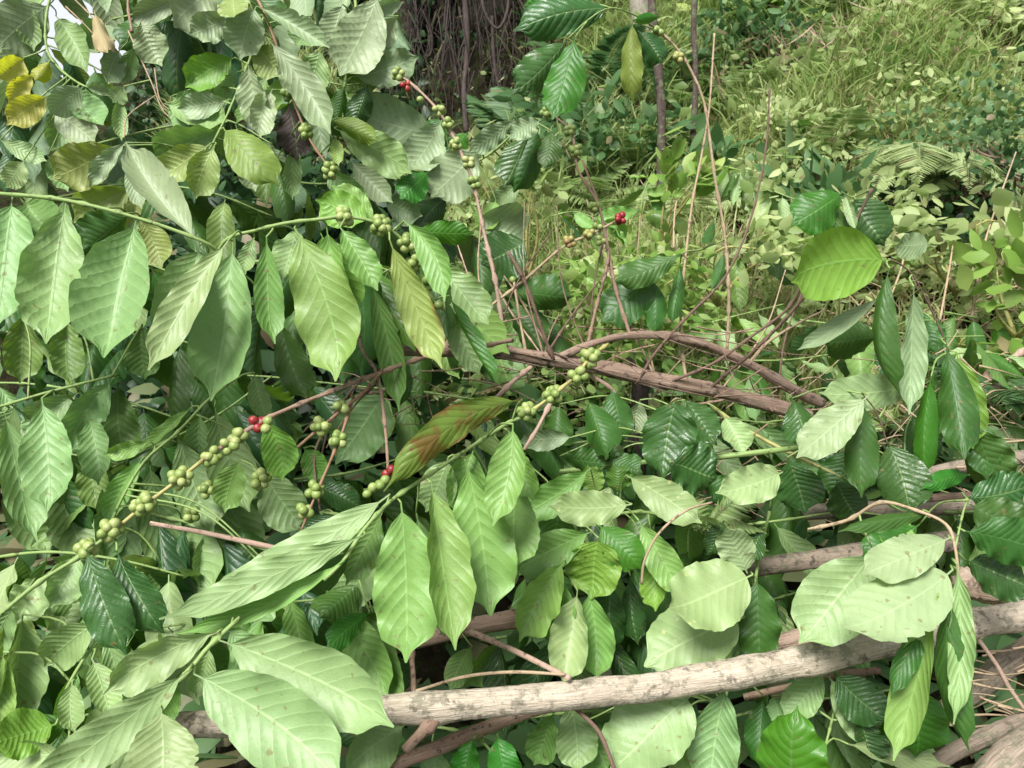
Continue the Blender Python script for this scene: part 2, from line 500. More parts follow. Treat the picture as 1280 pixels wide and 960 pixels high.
def cluster_points(n, axis, rb):
    """berry centres packed round a node of the twig"""
    a = nrm(axis); ref = np.array([0, 0, 1.0]) if abs(a[2]) < .8 else np.array([1.0, 0, 0])
    s = nrm(np.cross(a, ref)); t = np.cross(a, s)
    pts, tries = [], 0
    rad = rb * (.80 + .17 * n ** .5)
    n = int(n * 1.25)
    while len(pts) < n and tries < 3000:
        tries += 1
        th = RNG.uniform(0, 2 * math.pi); h = RNG.uniform(-1, 1)
        rr = rad * RNG.uniform(.75, 1.15)
        p = rr * math.sqrt(max(0, 1 - .55 * h * h)) * (math.cos(th) * s + math.sin(th) * t) + h * rad * .95 * a
        if all(np.linalg.norm(p - q) > rb * (1.65 if tries < 900 else 1.35) for q in pts): pts.append(p)
    return pts


def add_cluster(parent, pos, axis, n, kind='g', rb=.0060, deep=True, mat_stalk='green'):
    """part: the short stalks of one node; its berries are sub-parts (or one mesh where the photo shows them small)"""
    pts = cluster_points(n, axis, rb)
    kinds = [kind if (kind != 'm' or RNG.random() < .5) else 'g' for _ in pts]
    kinds = ['r' if k == 'm' else k for k in kinds]
    tb = Tubes()
    for p in pts:
        tb.add([pos + p * .05, pos + p * .8], .0011, .0009, sides=5, step=.01)
    sc = [rb / .0060 * RNG.uniform(.92, 1.18) for _ in pts]
    rots = []
    for p in pts:
        q = Vector(nrm(p + RNG.normal(0, .25, 3) * rb)).to_track_quat('Z', 'Y'); rots.append(q.to_matrix().to_4x4())
    if deep:
        c = link('berry_cluster', tb.mesh('berry_stalks', pos), BM[mat_stalk], parent, loc=pos)
        for p, k, s_, rt in zip(pts, kinds, sc, rots):
            link('berry', BERRY_MESH[k], None, c, M=Matrix.Translation(Vector(pos + p)) @ rt @ Matrix.Scale(s_, 4))
    else:
        base = berry_mesh(.006); co = np.empty(len(base.vertices) * 3, np.float32); base.vertices.foreach_get('co', co); co = co.reshape(-1, 3)
        fl = [tuple(f.vertices) for f in base.polygons]
        V, F, mi = [], [], []
        for p, k, s_, rt in zip(pts, kinds, sc, rots):
            rm = np.array(rt.to_3x3()); b = len(V) * len(co)
            V.append(co @ rm.T * s_ + p); F += [tuple(i + b for i in f) for f in fl]; mi += [{'g': 0, 'r': 1, 'o': 2}[k]] * len(fl)
        bpy.data.meshes.remove(base)
        me = mesh_from('berry_cluster', np.vstack(V), F)
        for k in 'gro': me.materials.append(BERRY[k])
        me.polygons.foreach_set('material_index', mi)
        link('berry_cluster', me, None, parent, loc=pos)


# ------------------------------------------------------------------ coffee branches read from the photograph
def nearest(polys, q):
    best = None
    for C in polys:
        d = np.linalg.norm(C - q, axis=1); k = int(d.argmin())
        if best is None or d[k] < best[0]: best = (d[k], C, k)
    return best


def pix_depth(polys_px, px, py):
    """depth of the stem nearest to a pixel"""
    best = (1e9, 1)
    for P in polys_px:
        for a, b in zip(P[:-1], P[1:]):
            ab = np.array(b[:2], float) - a[:2]; t = np.clip(np.dot(np.array([px, py]) - a[:2], ab) / (ab @ ab + 1e-9), 0, 1)
            d = np.linalg.norm(np.array(a[:2]) + t * ab - (px, py))
            if d < best[0]: best = (d, a[2] + t * (b[2] - a[2]))
    return best[1]


def hero_leaf(parent, spec, depth, join=None):
    bx, by, tx, ty, w, k = spec[:6]
    o = dict(spec[6]) if len(spec) > 6 else {}
    side = o.pop('side', None) or ('t' if k in TOPSIDE else 'u')
    db = o.pop('D', depth) + o.pop('d', RNG.uniform(-.012, .012))
    dt = db + o.pop('dt', RNG.uniform(-.045, .02) if side == 'u' else RNG.uniform(-.06, .01))
    B, T = at(bx, by, db), at(tx, ty, dt)
    ax = T - B; L = np.linalg.norm(ax)
    M_ = (B + T) / 2; vd = nrm(CAM - M_); a = nrm(ax)
    n0 = nrm(vd - np.dot(vd, a) * a)
    roll = o.pop('roll', RNG.uniform(-.3, .3))
    n1 = n0 * math.cos(roll) + np.cross(a, n0) * math.sin(roll)
    nt = n1 if side == 't' else -n1
    W = w * (db + dt) / 2 / FPX * 1.0 / max(.45, math.cos(roll))
    kw = dict(fold=RNG.uniform(.15, .75), bend=RNG.uniform(-.03, .09), curve=RNG.uniform(-.05, .05), wave=RNG.uniform(.03, .10),
              p=RNG.uniform(.66, .82), q=RNG.uniform(.54, .68), twist=RNG.uniform(-.6, .6), curl=RNG.uniform(0, .4), ragged=RNG.uniform(.012, .03),
              corr=RNG.uniform(.012, .02))
    kw.update(o)
    W *= 1 + .14 * min(kw['fold'], 1.2)
    me = leaf_mesh(L, W, **kw)
    ob = link('leaf', me, LM[k], parent, M=frame_matrix(B, ax, nt))
    return ob, B


def coffee_branch(label, stems, leaves=(), clusters=(), group='cut coffee branches in the pile', deep=True, name='coffee_branch', cat='coffee branch', rb=.0057, joins=True):
    """stems: [(px,py,D) list, r0 mm, r1 mm, bark]"""
    first = stems[0][0][0]
    root = empty(name, at(*first), label, cat, group)
    polys, pxs = [], []
    for i, (P, r0, r1, mat) in enumerate(stems):
        t = Tubes()
        big = r0 > 8
        C = t.add([at(*q) for q in P], r0 / 1000, r1 / 1000, sides=20 if big else 9, step=.006 if big else .008, noise=.05, knots=0 if not big else 6,
                  rough=.02 if big else .015, nodes=0 if big else .045)
        polys.append(C); pxs.append(P)
        link('stem', t.mesh('stem', at(*P[0])), BM[mat], root, loc=at(*P[0]))
    for spec in leaves:
        d = pix_depth(pxs, spec[0], spec[1])
        ob, B = hero_leaf(root, spec, d)
        if joins:
            dist, C, k = nearest(polys, B)
            if .004 < dist < .30:
                mid = (B + C[k]) / 2 + np.array([0, 0, .12 * dist]) + (.01 + .05 * dist) * FWD
                t = Tubes(); t.add([C[k], mid, B], .0016, .0012, sides=6, step=.012)
                link('petiole', t.mesh('petiole', B), BM['green'], ob, loc=B)
    for c in clusters:
        px, py, n = c[:3]; kind = c[3] if len(c) > 3 else 'g'
        d = pix_depth(pxs, px, py)
        q = at(px, py, d); dist, C, k = nearest(polys, q)
        ax = C[min(k + 1, len(C) - 1)] - C[max(k - 1, 0)]
        add_cluster(root, q * .75 + C[k] * .25, ax, n, kind, deep=deep, rb=rb)
    return root, polys, pxs

# ================================================================== FRONT BRANCHES
G_ = 'cut coffee branches in the pile'
coffee_branch('green coffee shoot at the left edge with a row of broad pale hanging leaves',
    [([(-30, 240, 1.04), (0, 242, 1.03), (80, 250, 1.02), (170, 272, 1.02), (250, 300, 1.03), (275, 316, 1.05)], 2.7, 2.2, 'green')],
    [(15, 247, -6, 414, 76, 'U', dict(fold=.6, roll=.2, corr=.026, twist=-.1, dt=-.07)), (82, 252, 60, 434, 76, 'U', dict(fold=.5, roll=.15, corr=.026, twist=-.2, dt=-.07)),
     (170, 274, 137, 457, 90, 'U', dict(fold=.8, roll=.3, twist=-.1, corr=.028, dt=-.08, curve=-.03)),
     (250, 307, 204, 440, 62, 'U', dict(fold=.8, roll=.25, corr=.026, d=.02, dt=-.07)),
     (246, 300, 160, 184, 48, 'W', dict(fold=.7, roll=.3, d=.03, dt=.04, curve=.03)),
     (30, 250, 75, 300, 60, 'E', dict(d=.05, side='u')), (160, 268, 105, 312, 60, 'E', dict(d=.06)),
     (178, 275, 203, 335, 44, 'Y', dict(d=.06)), (120, 262, 118, 330, 60, 'E', dict(d=.08)), (-20, 246, -45, 400, 70, 'U')])

coffee_branch('coffee branch with two dense green berry clusters above long drooping leaves, one leaf yellowing',
    [([(268, 322, 1.07), (285, 298, 1.06), (320, 288, 1.06), (357, 279, 1.05), (400, 274, 1.05), (432, 271, 1.05), (475, 280, 1.06), (508, 305, 1.08), (520, 330, 1.09), (541, 375, 1.11), (556, 388, 1.13)], 2.5, 2.0, 'green')],
    [(285, 301, 187, 466, 46, 'P', dict(fold=.5, roll=.3, bend=.03, D=.97, dt=-.05, curve=-.04)), (291, 304, 264, 502, 76, 'U', dict(fold=.6, roll=.2, D=1.05, dt=-.07, twist=.1)),
     (333, 296, 338, 430, 38, 'G', dict(fold=.5, D=1.04)), (318, 296, 305, 345, 22, 'U', dict(d=.03)),
     (368, 285, 429, 476, 80, 'G', dict(fold=.25, roll=.2, D=1.03, corr=.02)), (372, 284, 352, 350, 44, 'U', dict(d=.04)),
     (408, 283, 428, 442, 54, 'G', dict(D=1.07, roll=.4)), (400, 290, 440, 400, 56, 'B', dict(D=1.10, side='u')),
     (425, 284, 472, 364, 40, 'G', dict(fold=.5, D=1.02)), (463, 350, 498, 512, 36, 'E', dict(D=1.10, side='u', fold=.8, curve=.03)),
     (487, 300, 554, 460, 46, 'O', dict(D=1.04, side='u', fold=.35, wave=.07, curve=-.02)), (505, 276, 558, 378, 38, 'G', dict(D=1.06, curve=.12, side='u', fold=.5)),
     (462, 276, 398, 250, 48, 'B', dict(d=.05, side='u', dt=.02, fold=.2)), (470, 276, 415, 232, 34, 'G', dict(d=.07)),
     (562, 370, 622, 482, 16, 'B', dict(D=1.10, fold=.9, roll=.8)), (520, 288, 592, 292, 32, 'B', dict(D=1.12, fold=.3, dt=-.02)),
     (350, 400, 384, 500, 46, 'E', dict(D=1.13, dt=-.02)), (545, 330, 610, 410, 50, 'U', dict(D=1.22)), (552, 385, 600, 470, 40, 'U', dict(D=1.2)),
     (520, 310, 560, 420, 50, 'E', dict(D=1.2)), (380, 300, 330, 400, 60, 'E', dict(D=1.16)), (440, 300, 452, 470, 60, 'E', dict(D=1.2))],
    [(430, 270, 9), (476, 283, 19), (509, 305, 9), (518, 328, 6), (533, 356, 3), (542, 380, 2)])

coffee_branch('long reddish fruiting coffee branch running down to the left edge with many green berry clusters',
    [([(640, 425, 1.32), (590, 436, 1.25), (530, 447, 1.16), (470, 468, 1.10), (420, 487, 1.07), (370, 507, 1.04), (330, 525, 1.02), (290, 550, 1.0), (255, 574, .98)], 3.4, 2.6, 'twig'),
     ([(255, 574, .98), (235, 590, .97), (215, 606, .96), (180, 632, .95), (150, 657, .94)], 2.6, 2.3, 'olive'),
     ([(150, 657, .94), (105, 692, .92), (50, 727, .90), (0, 768, .88), (-40, 800, .87)], 2.4, 2.2, 'green'),
     ([(478, 462, 1.10), (455, 490, 1.09), (430, 510, 1.08), (400, 535, 1.08), (380, 552, 1.08), (325, 600, 1.07)], 2.4, 1.6, 'ripe'),
     ([(442, 496, 1.09), (428, 540, 1.08), (405, 595, 1.07), (385, 642, 1.06), (376, 665, 1.06)], 2.2, 1.5, 'ripe'),
     ([(448, 395, 1.18), (452, 435, 1.15), (472, 470, 1.11), (482, 540, 1.08), (486, 604, 1.05)], 2.4, 1.9, 'twig'),
     ([(470, 480, 1.10), (445, 505, 1.11), (420, 540, 1.12), (408, 560, 1.12)], 1.5, 1.0, 'darktwig')],
    [(108, 686, 158, 818, 56, 'D', dict(D=.90, fold=.35, roll=.15, dt=-.03, corr=.024, wave=.07)), (146, 688, 202, 788, 50, 'D', dict(D=.92, fold=.4, roll=-.2, corr=.024)),
     (100, 692, 60, 760, 46, 'P', dict(D=.95, fold=.7, wave=.12)), (60, 722, 20, 780, 50, 'P', dict(D=.95, fold=.6, wave=.1)), (40, 735, 95, 790, 48, 'P', dict(D=.96, wave=.12, fold=.7)),
     (20, 752, -20, 830, 40, 'U', dict(D=.92)), (72, 715, 90, 790, 34, 'E', dict(D=.97, side='u')), (25, 748, 28, 830, 44, 'Y', dict(D=.94, fold=.6)),
     (330, 524, 352, 600, 46, 'B', dict(D=1.06, side='u', fold=.5, curve=.1)), (300, 575, 280, 640, 40, 'G', dict(D=1.08))],
    [(322, 527, 3, 'r'), (336, 533, 3), (296, 546, 5), (288, 557, 3), (265, 571, 6), (225, 597, 19), (179, 631, 18), (135, 662, 18), (108, 684, 7),
     (425, 507, 3), (401, 533, 11), (325, 599, 12), (423, 550, 7), (393, 612, 9), (380, 638, 4), (474, 606, 3), (457, 617, 2), (489, 592, 2, 'r')])

coffee_branch('coffee branch with a rusty olive leaf, long flat pale leaves and berries at its tip',
    [([(655, 522, 1.10), (640, 526, 1.09), (590, 558, 1.05), (545, 588, 1.02), (490, 625, .98), (455, 662, .95), (430, 700, .93), (405, 725, .92)], 2.6, 2.2, 'green'),
     ([(655, 522, 1.10), (675, 506, 1.10), (690, 495, 1.10), (708, 480, 1.10), (722, 468, 1.10), (738, 447, 1.11), (760, 430, 1.13)], 2.4, 2.2, 'olive')],
    [(652, 500, 482, 616, 43, 'R', dict(D=1.06, d=0, dt=-.09, fold=.3, roll=-.35, bend=.08, curve=.13, twist=0, p=.7, q=.72, corr=.02)),
     (487, 618, 247, 756, 50, 'P', dict(D=.97, fold=.12, roll=.15, corr=.006, dt=-.06)), (456, 668, 208, 776, 42, 'P', dict(D=.93, fold=.12, roll=-.1, corr=.006, dt=-.05)),
     (430, 700, 222, 792, 26, 'G', dict(D=.92, fold=.5)), (440, 690, 380, 740, 40, 'E', dict(D=.98)), (478, 640, 432, 730, 46, 'E', dict(D=1.02, side='u')),
     (501, 628, 508, 828, 86, 'G', dict(D=.96, fold=.15, roll=.05, corr=.02, dt=-.03)), (538, 603, 566, 812, 58, 'G', dict(D=.99, fold=.6, roll=-.4, corr=.022)),
     (582, 576, 612, 768, 82, 'G', dict(D=1.02, fold=.25, roll=.15, corr=.02)), (641, 530, 616, 658, 48, 'G', dict(D=1.01, fold=.4, roll=.2)),
     (642, 548, 668, 625, 36, 'G', dict(D=1.07)), (648, 600, 645, 712, 66, 'G', dict(D=1.08, fold=.2)), (560, 572, 532, 640, 50, 'U', dict(D=1.06)),
     (630, 660, 628, 745, 44, 'U', dict(D=1.09)), (592, 562, 575, 650, 54, 'G', dict(D=1.07)), (520, 640, 545, 790, 50, 'U', dict(D=1.06))],
    [(658, 513, 9), (692, 492, 15), (723, 470, 10), (738, 447, 17)])

coffee_branch('coffee shoot in the lower left corner with huge flat pale leaves fanning over the log',
    [([(300, 772, .87), (278, 792, .86), (255, 815, .85), (235, 840, .84), (190, 882, .82), (150, 920, .81), (60, 990, .79)], 2.6, 2.6, 'green')],
    [(274, 800, 496, 908, 90, 'P', dict(D=.84, fold=.35, roll=.25, dt=-.03, corr=.018, p=.66, q=.66)), (242, 842, 432, 985, 100, 'P', dict(D=.82, fold=.3, roll=.2, dt=-.04, corr=.018, p=.62, q=.62)),
     (272, 790, 132, 862, 52, 'P', dict(D=.86, fold=.5, roll=-.3, curve=-.05)), (236, 838, 30, 1000, 60, 'P', dict(D=.82, fold=.4, roll=-.25, dt=-.05)),
     (200, 884, 196, 1010, 92, 'P', dict(D=.80, fold=.3, roll=.1)), (186, 886, 145, 985, 70, 'G', dict(D=.84, fold=.4)), (222, 845, 205, 905, 32, 'G', dict(D=.87)),
     (262, 808, 245, 870, 36, 'U', dict(D=.90)), (285, 785, 330, 850, 44, 'U', dict(D=.92)), (170, 905, 110, 985, 60, 'P', dict(D=.83))])

coffee_branch('small coffee shoot with a bud and narrow folded leaves left of the huge flat leaves',
    [([(140, 775, .93), (125, 797, .92), (106, 822, .91), (88, 852, .90), (70, 890, .90)], 1.8, 2.0, 'green')],
    [(122, 778, 56, 832, 52, 'U', dict(D=.91, fold=.4)), (115, 824, 138, 900, 38, 'U', dict(D=.90, fold=.5)), (90, 852, 94, 920, 32, 'U', dict(D=.89, fold=.6)),
     (130, 790, 155, 895, 36, 'U', dict(D=.92, fold=.5)), (28, 768, 16, 918, 56, 'U', dict(D=.89, fold=.7, roll=-.4)), (4, 815, -4, 925, 44, 'G', dict(D=.88, fold=.6)),
     (98, 838, 70, 910, 26, 'G', dict(D=.92)), (70, 905, -10, 930, 60, 'L', dict(D=.86, side='u', fold=.2, dt=-.05)), (90, 905, 0, 915, 46, 'B', dict(D=.87, fold=.25, dt=-.04)), (85, 945, -20, 950, 44, 'P', dict(D=.83))])

coffee_branch('shaded coffee shoot at the left edge with dull leaves below the broad pale row',
    [([(-30, 514, 1.13), (0, 508, 1.12), (50, 493, 1.12), (100, 480, 1.13), (140, 470, 1.15)], 2.3, 1.8, 'green')],
    [(5, 516, 38, 678, 48, 'U', dict(fold=.6, D=1.10)), (52, 498, 64, 642, 62, 'U', dict(fold=.45, D=1.09)), (140, 474, 82, 564, 48, 'U', dict(fold=.5)),
     (110, 520, 126, 608, 40, 'U', dict(d=.04)), (148, 480, 158, 580, 52, 'E', dict(d=.06, side='u')), (20, 505, -20, 600, 50, 'U', dict(d=.02)),
     (28, 392, 24, 478, 46, 'E', dict(d=.05, side='u')), (86, 398, 88, 482, 42, 'E', dict(d=.06, side='u')), (178, 405, 182, 474, 46, 'E', dict(d=.06, side='u')),
     (70, 590, 112, 695, 62, 'U', dict(d=.06)), (10, 600, 62, 695, 60, 'U', dict(d=.08)), (115, 560, 125, 640, 40, 'E', dict(d=.05, side='u')), (98, 490, 30, 530, 40, 'P', dict(d=.07))])

coffee_branch('pale green coffee shoot sloping behind the reddish fruiting branch with soft hanging leaves',
    [([(285, 480, 1.15), (258, 502, 1.13), (222, 540, 1.12), (182, 575, 1.11), (155, 618, 1.10), (138, 655, 1.10)], 2.0, 1.8, 'green')],
    [(240, 508, 176, 566, 16, 'G', dict(fold=.8, roll=.6)), (186, 552, 130, 568, 22, 'G', dict(fold=.5)), (178, 572, 132, 655, 30, 'G', dict(fold=.5)),
     (222, 545, 264, 668, 58, 'U', dict(d=.03)), (268, 508, 312, 640, 62, 'U', dict(d=.02)), (187, 580, 216, 705, 50, 'U', dict(d=.04)), (150, 610, 152, 725, 48, 'U', dict(d=.05)),
     (178, 612, 272, 740, 84, 'U', dict(d=.05, fold=.35)), (250, 515, 255, 600, 40, 'U', dict(d=.05)), (318, 466, 334, 524, 28, 'U', dict(d=-.02, fold=.6)), (262, 590, 322, 700, 60, 'U', dict(d=.08)),
     (326, 584, 382, 664, 58, 'U', dict(d=.02, fold=.3)), (200, 700, 192, 790, 50, 'G', dict(d=.03)), (212, 715, 232, 806, 48, 'Y', dict(d=.05, side='t')), (262, 660, 262, 740, 50, 'U', dict(d=.07)),
     (300, 660, 330, 720, 46, 'E', dict(d=.06)), (360, 740, 380, 842, 38, 'G', dict(D=1.03, fold=.7, wave=.1)), (330, 700, 310, 780, 50, 'U', dict(D=1.05))],
    [(276, 632, 7), (266, 656, 6)])

coffee_branch('coffee shoot with one large smooth grey green leaf in the hollow below the main branch',
    [([(520, 470, 1.22), (480, 488, 1.20), (440, 500, 1.20), (395, 560, 1.18), (400, 640, 1.15)], 2.2, 1.6, 'twig')],
    [(482, 490, 420, 580, 72, 'U', dict(fold=.12, roll=.2, corr=.006, p=.5)), (396, 608, 452, 634, 36, 'D', dict(fold=.3)), (418, 642, 374, 680, 34, 'D', dict()),
     (380, 560, 405, 600, 34, 'B', dict(side='u')), (455, 670, 385, 735, 52, 'U', dict(D=1.10, fold=.3)), (450, 725, 400, 770, 60, 'E', dict(D=1.1)),
     (475, 690, 420, 758, 54, 'P', dict(D=1.08, fold=.2)), (462, 766, 408, 812, 34, 'B', dict(D=1.05, fold=.3)), (590, 808, 562, 862, 34, 'E', dict(D=1.15, side='u')), (480, 810, 500, 870, 46, 'E', dict(D=1.2)),
     (520, 530, 560, 560, 26, 'B', dict(D=1.25)), (500, 440, 500, 510, 26, 'E', dict(D=1.2))])

# ------------------------------------------------------------------ the bare main branch with its twigs
root = empty('coffee_branch', at(450, 435, 1.38), 'thick red brown bare coffee branch lying across the middle with many upright fruiting twigs', 'coffee branch', G_)
MAIN = [(445, 434, 1.36), (540, 436, 1.38), (620, 440, 1.40), (680, 448, 1.41), (740, 458, 1.43), (820, 474, 1.46), (900, 490, 1.50), (970, 508, 1.54), (1010, 520, 1.57)]
t = Tubes(); t.add([at(*q) for q in MAIN], .0120, .0140, sides=24, step=.005, noise=.08, knots=16, rough=.06)
t.add([at(*q) for q in [(700, 446, 1.41), (745, 428, 1.41), (790, 419, 1.42), (840, 421, 1.44), (890, 434, 1.47), (940, 457, 1.50), (990, 486, 1.54), (1028, 504, 1.57)]], .0062, .0105, sides=18, step=.006, noise=.12, knots=12, rough=.06)
link('main_stem', t.mesh('main_stem', at(450, 435, 1.38)), BM['branch'], root, loc=at(450, 435, 1.38))
STRIP = [([(560, 432, 1.37), (620, 436, 1.385), (700, 452, 1.40), (770, 470, 1.42), (840, 492, 1.455)], .0022), ([(690, 440, 1.40), (760, 466, 1.41), (850, 488, 1.46), (930, 505, 1.50)], .0018),
         ([(620, 446, 1.385), (690, 462, 1.40), (720, 480, 1.41)], .0016), ([(800, 412, 1.42), (850, 430, 1.435), (930, 458, 1.48), (1000, 498, 1.54)], .0018)]
tw = Tubes()
for P, r in STRIP: tw.add([at(*q) for q in P], r, r * .6, sides=5, step=.01, noise=.3)
link('loose_bark', tw.mesh('loose_bark', at(620, 440, 1.38)), BM['branch'], root, loc=at(620, 440, 1.38))


def twig(parent, P, r0, r1, mat='twig', clusters=(), rb=.0052, extra=()):
    t = Tubes(); C = t.add([at(*q) for q in P], r0 / 1000, r1 / 1000, sides=9, step=.008, noise=.06, rough=.02, nodes=.05)
    for (P2, a, b) in extra: t.add([at(*q) for q in P2], a / 1000, b / 1000, sides=8, step=.008, noise=.06, rough=.02, nodes=.05)
    o = link('twig', t.mesh('twig', at(*P[0])), BM[mat], parent, loc=at(*P[0]))
    for c in clusters:
        px, py, n = c[:3]; d = pix_depth([P] + [e[0] for e in extra], px, py); q = at(px, py, d)
        k = int(np.linalg.norm(C - q, axis=1).argmin()); ax = C[min(k + 1, len(C) - 1)] - C[max(k - 1, 0)]
        add_cluster(o, q, ax, n, c[3] if len(c) > 3 else 'g', deep=False, rb=rb)
    return o


twig(root, [(632, 436, 1.39), (620, 355, 1.37), (605, 290, 1.36), (592, 230, 1.35), (580, 200, 1.34), (566, 168, 1.34), (545, 135, 1.33), (516, 106, 1.33), (498, 93, 1.33)], 3.6, 2.0, 'pinktwig',
     [(497, 93, 8), (508, 106, 3, 'r'), (527, 125, 1), (549, 137, 4), (560, 155, 8), (570, 180, 8), (585, 203, 8), (593, 228, 6)])
twig(root, [(788, 420, 1.42), (772, 370, 1.42), (762, 325, 1.42), (750, 262, 1.42), (736, 235, 1.42), (722, 212, 1.42), (719, 190, 1.42), (713, 163, 1.42), (690, 143, 1.42)], 3.4, 2.0, 'twig',
     [(684, 141, 8), (713, 163, 11), (720, 188, 10), (742, 259, 6), (752, 300, 3)], extra=[([(735, 430, 1.41), (745, 385, 1.41), (757, 340, 1.41), (760, 310, 1.415), (748, 255, 1.42), (728, 200, 1.42)], 3.0, 1.6)])
twig(root, [(600, 432, 1.39), (595, 408, 1.38), (612, 384, 1.38), (652, 353, 1.38), (702, 310, 1.38), (740, 292, 1.38), (776, 273, 1.38)], 2.8, 1.6, 'tan',
     [(776, 274, 5, 'r'), (737, 293, 5, 'o'), (712, 302, 6, 'o'), (748, 285, 3)])
twig(root, [(692, 450, 1.40), (680, 420, 1.39), (668, 385, 1.38), (655, 350, 1.37), (635, 314, 1.36)], 3.4, 2.9, 'darktwig')
twig(root, [(658, 444, 1.41), (650, 400, 1.42), (642, 350, 1.42)], 2.6, 2.0, 'tan', [(640, 353, 1)])
twig(root, [(690, 440, 1.41), (672, 412, 1.43), (648, 370, 1.45), (630, 345, 1.46)], 2.0, 1.4, 'twig')
twig(root, [(665, 458, 1.40), (640, 478, 1.36), (610, 508, 1.32), (590, 535, 1.28)], 4.2, 3.4, 'pinktwig')
twig(root, [(690, 500, 1.30), (672, 535, 1.28), (655, 562, 1.26)], 3.2, 2.6, 'pinktwig')
twig(root, [(742, 470, 1.42), (768, 490, 1.41), (764, 506, 1.40), (744, 512, 1.40)], 3.6, 2.4, 'branch')
twig(root, [(858, 476, 1.47), (853, 440, 1.47), (851, 385, 1.47), (856, 330, 1.47), (866, 250, 1.47), (876, 200, 1.47), (886, 140, 1.47), (890, 90, 1.47), (893, 42, 1.47)], 2.8, 1.6, 'tan')
tt_ = twig(root, [(909, 436, 1.48), (911, 370, 1.46), (906, 295, 1.45), (894, 225, 1.43), (888, 180, 1.42), (880, 128, 1.41), (862, 85, 1.40), (842, 56, 1.39), (822, 38, 1.38)], 3.0, 2.0, 'tan',
     [(821, 40, 7), (830, 55, 1, 'o'), (848, 72, 4, 'o')])
twig(root, [(880, 492, 1.49), (905, 470, 1.47), (940, 440, 1.44), (985, 395, 1.40), (1020, 350, 1.36), (1058, 298, 1.32), (1090, 236, 1.28)], 3.2, 2.4, 'darktwig',
     extra=[([(835, 478, 1.46), (890, 455, 1.44), (940, 420, 1.42), (985, 385, 1.40), (1010, 340, 1.37), (1050, 268, 1.34)], 2.8, 2.2)])
twig(root, [(935, 455, 1.50), (960, 428, 1.47), (1000, 403, 1.44), (1030, 388, 1.42)], 2.6, 2.0, 'tan')
twig(root, [(795, 480, 1.44), (820, 440, 1.43), (860, 395, 1.42), (900, 355, 1.42), (925, 310, 1.42), (945, 250, 1.42), (958, 180, 1.42), (962, 110, 1.42)], 2.6, 1.4, 'darktwig')
twig(root, [(455, 470, 1.33), (430, 500, 1.30), (412, 530, 1.28), (395, 600, 1.25)], 2.0, 1.5, 'darktwig')
for _ in range(14):
    s_ = MAIN[RNG.integers(2, 8)]; x1 = s_[0] + RNG.uniform(-90, 110); y1 = s_[1] - RNG.uniform(60, 230); d_ = s_[2] + RNG.uniform(-.08, .12)
    xm, ym = s_[0] * .5 + x1 * .5 + RNG.uniform(-16, 16), s_[1] * .5 + y1 * .5
    twig(root, [(s_[0], s_[1], s_[2]), (xm, ym, (s_[2] + d_) / 2), (x1, y1, d_)], RNG.uniform(1.4, 2.2), RNG.uniform(.8, 1.2), ['twig', 'tan', 'darktwig', 'pinktwig'][RNG.integers(4)])
tc_ = Tubes()
for _ in range(46):
    x0, y0 = (RNG.uniform(450, 640), RNG.uniform(452, 520)) if _ < 18 else (RNG.uniform(640, 1010), RNG.uniform(395, 530)); x1 = x0 + RNG.uniform(-90, 120); y1 = y0 + RNG.uniform(-25, 45); d = RNG.uniform(1.3, 1.5)
    tc_.add([at(x0, y0, d), at((x0 + x1) / 2, (y0 + y1) / 2 + RNG.uniform(-8, 8), d + .03), at(x1, y1, d + RNG.uniform(-.05, .05))], .0014, .0008, sides=5, step=.02)
link('twiglets', tc_.mesh('twiglets', at(520, 470, 1.4)), BM['twig'], root, loc=at(520, 470, 1.4))['kind'] = 'stuff'
# leaves still on its twigs
for s, d in [((764, 10, 643, 36, 52, 'D', dict(fold=.4, roll=.3, corr=.022, wave=.05)), 1.30), ((712, -6, 655, 8, 40, 'B', dict()), 1.32),
             ((709, 49, 643, 117, 48, 'D', dict(fold=.35, corr=.028, roll=-.2)), 1.29), ((719, 46, 691, 147, 52, 'B', dict(fold=.15, D=1.27, p=.7)), 1.28),
             ((791, 26, 789, 126, 30, 'Y', dict(side='t', fold=.5, wave=.09)), 1.34), ((797, 38, 828, 80, 34, 'D', dict()), 1.36), ((824, 20, 796, 26, 14, 'B', dict()), 1.36),
             ((852, 317, 768, 352, 38, 'E', dict(fold=.3)), 1.40), ((822, 345, 752, 402, 58, 'E', dict(fold=.25)), 1.43), ((815, 348, 818, 418, 28, 'E', dict(fold=.5)), 1.44),
             ((850, 330, 838, 402, 20, 'E', dict(fold=.8)), 1.46), ((893, 275, 880, 305, 14, 'E', dict()), 1.45), ((905, 315, 890, 362, 14, 'E', dict()), 1.46),
             ((765, 486, 778, 552, 40, 'E', dict()), 1.40), ((735, 500, 757, 572, 46, 'E', dict()), 1.38), ((850, 496, 896, 556, 36, 'E', dict()), 1.42),
             ((1054, 240, 990, 280, 58, 'B', dict(fold=.25)), 1.30), ((1050, 256, 1036, 308, 46, 'E', dict()), 1.33), ((1056, 242, 1070, 290, 14, 'C', dict(fold=.9)), 1.31),
             ((1066, 246, 1108, 306, 62, 'D', dict(fold=.4, corr=.028)), 1.33), ((638, 366, 714, 374, 48, 'E', dict(side='t')), 1.5), ((632, 385, 680, 436, 48, 'E', dict()), 1.5),
             ((658, 300, 602, 330, 66, 'D', dict(fold=.1, roll=.2)), 1.48), ((598, 268, 654, 304, 70, 'W', dict()), 1.52)]:
    hero_leaf(root, s, d)
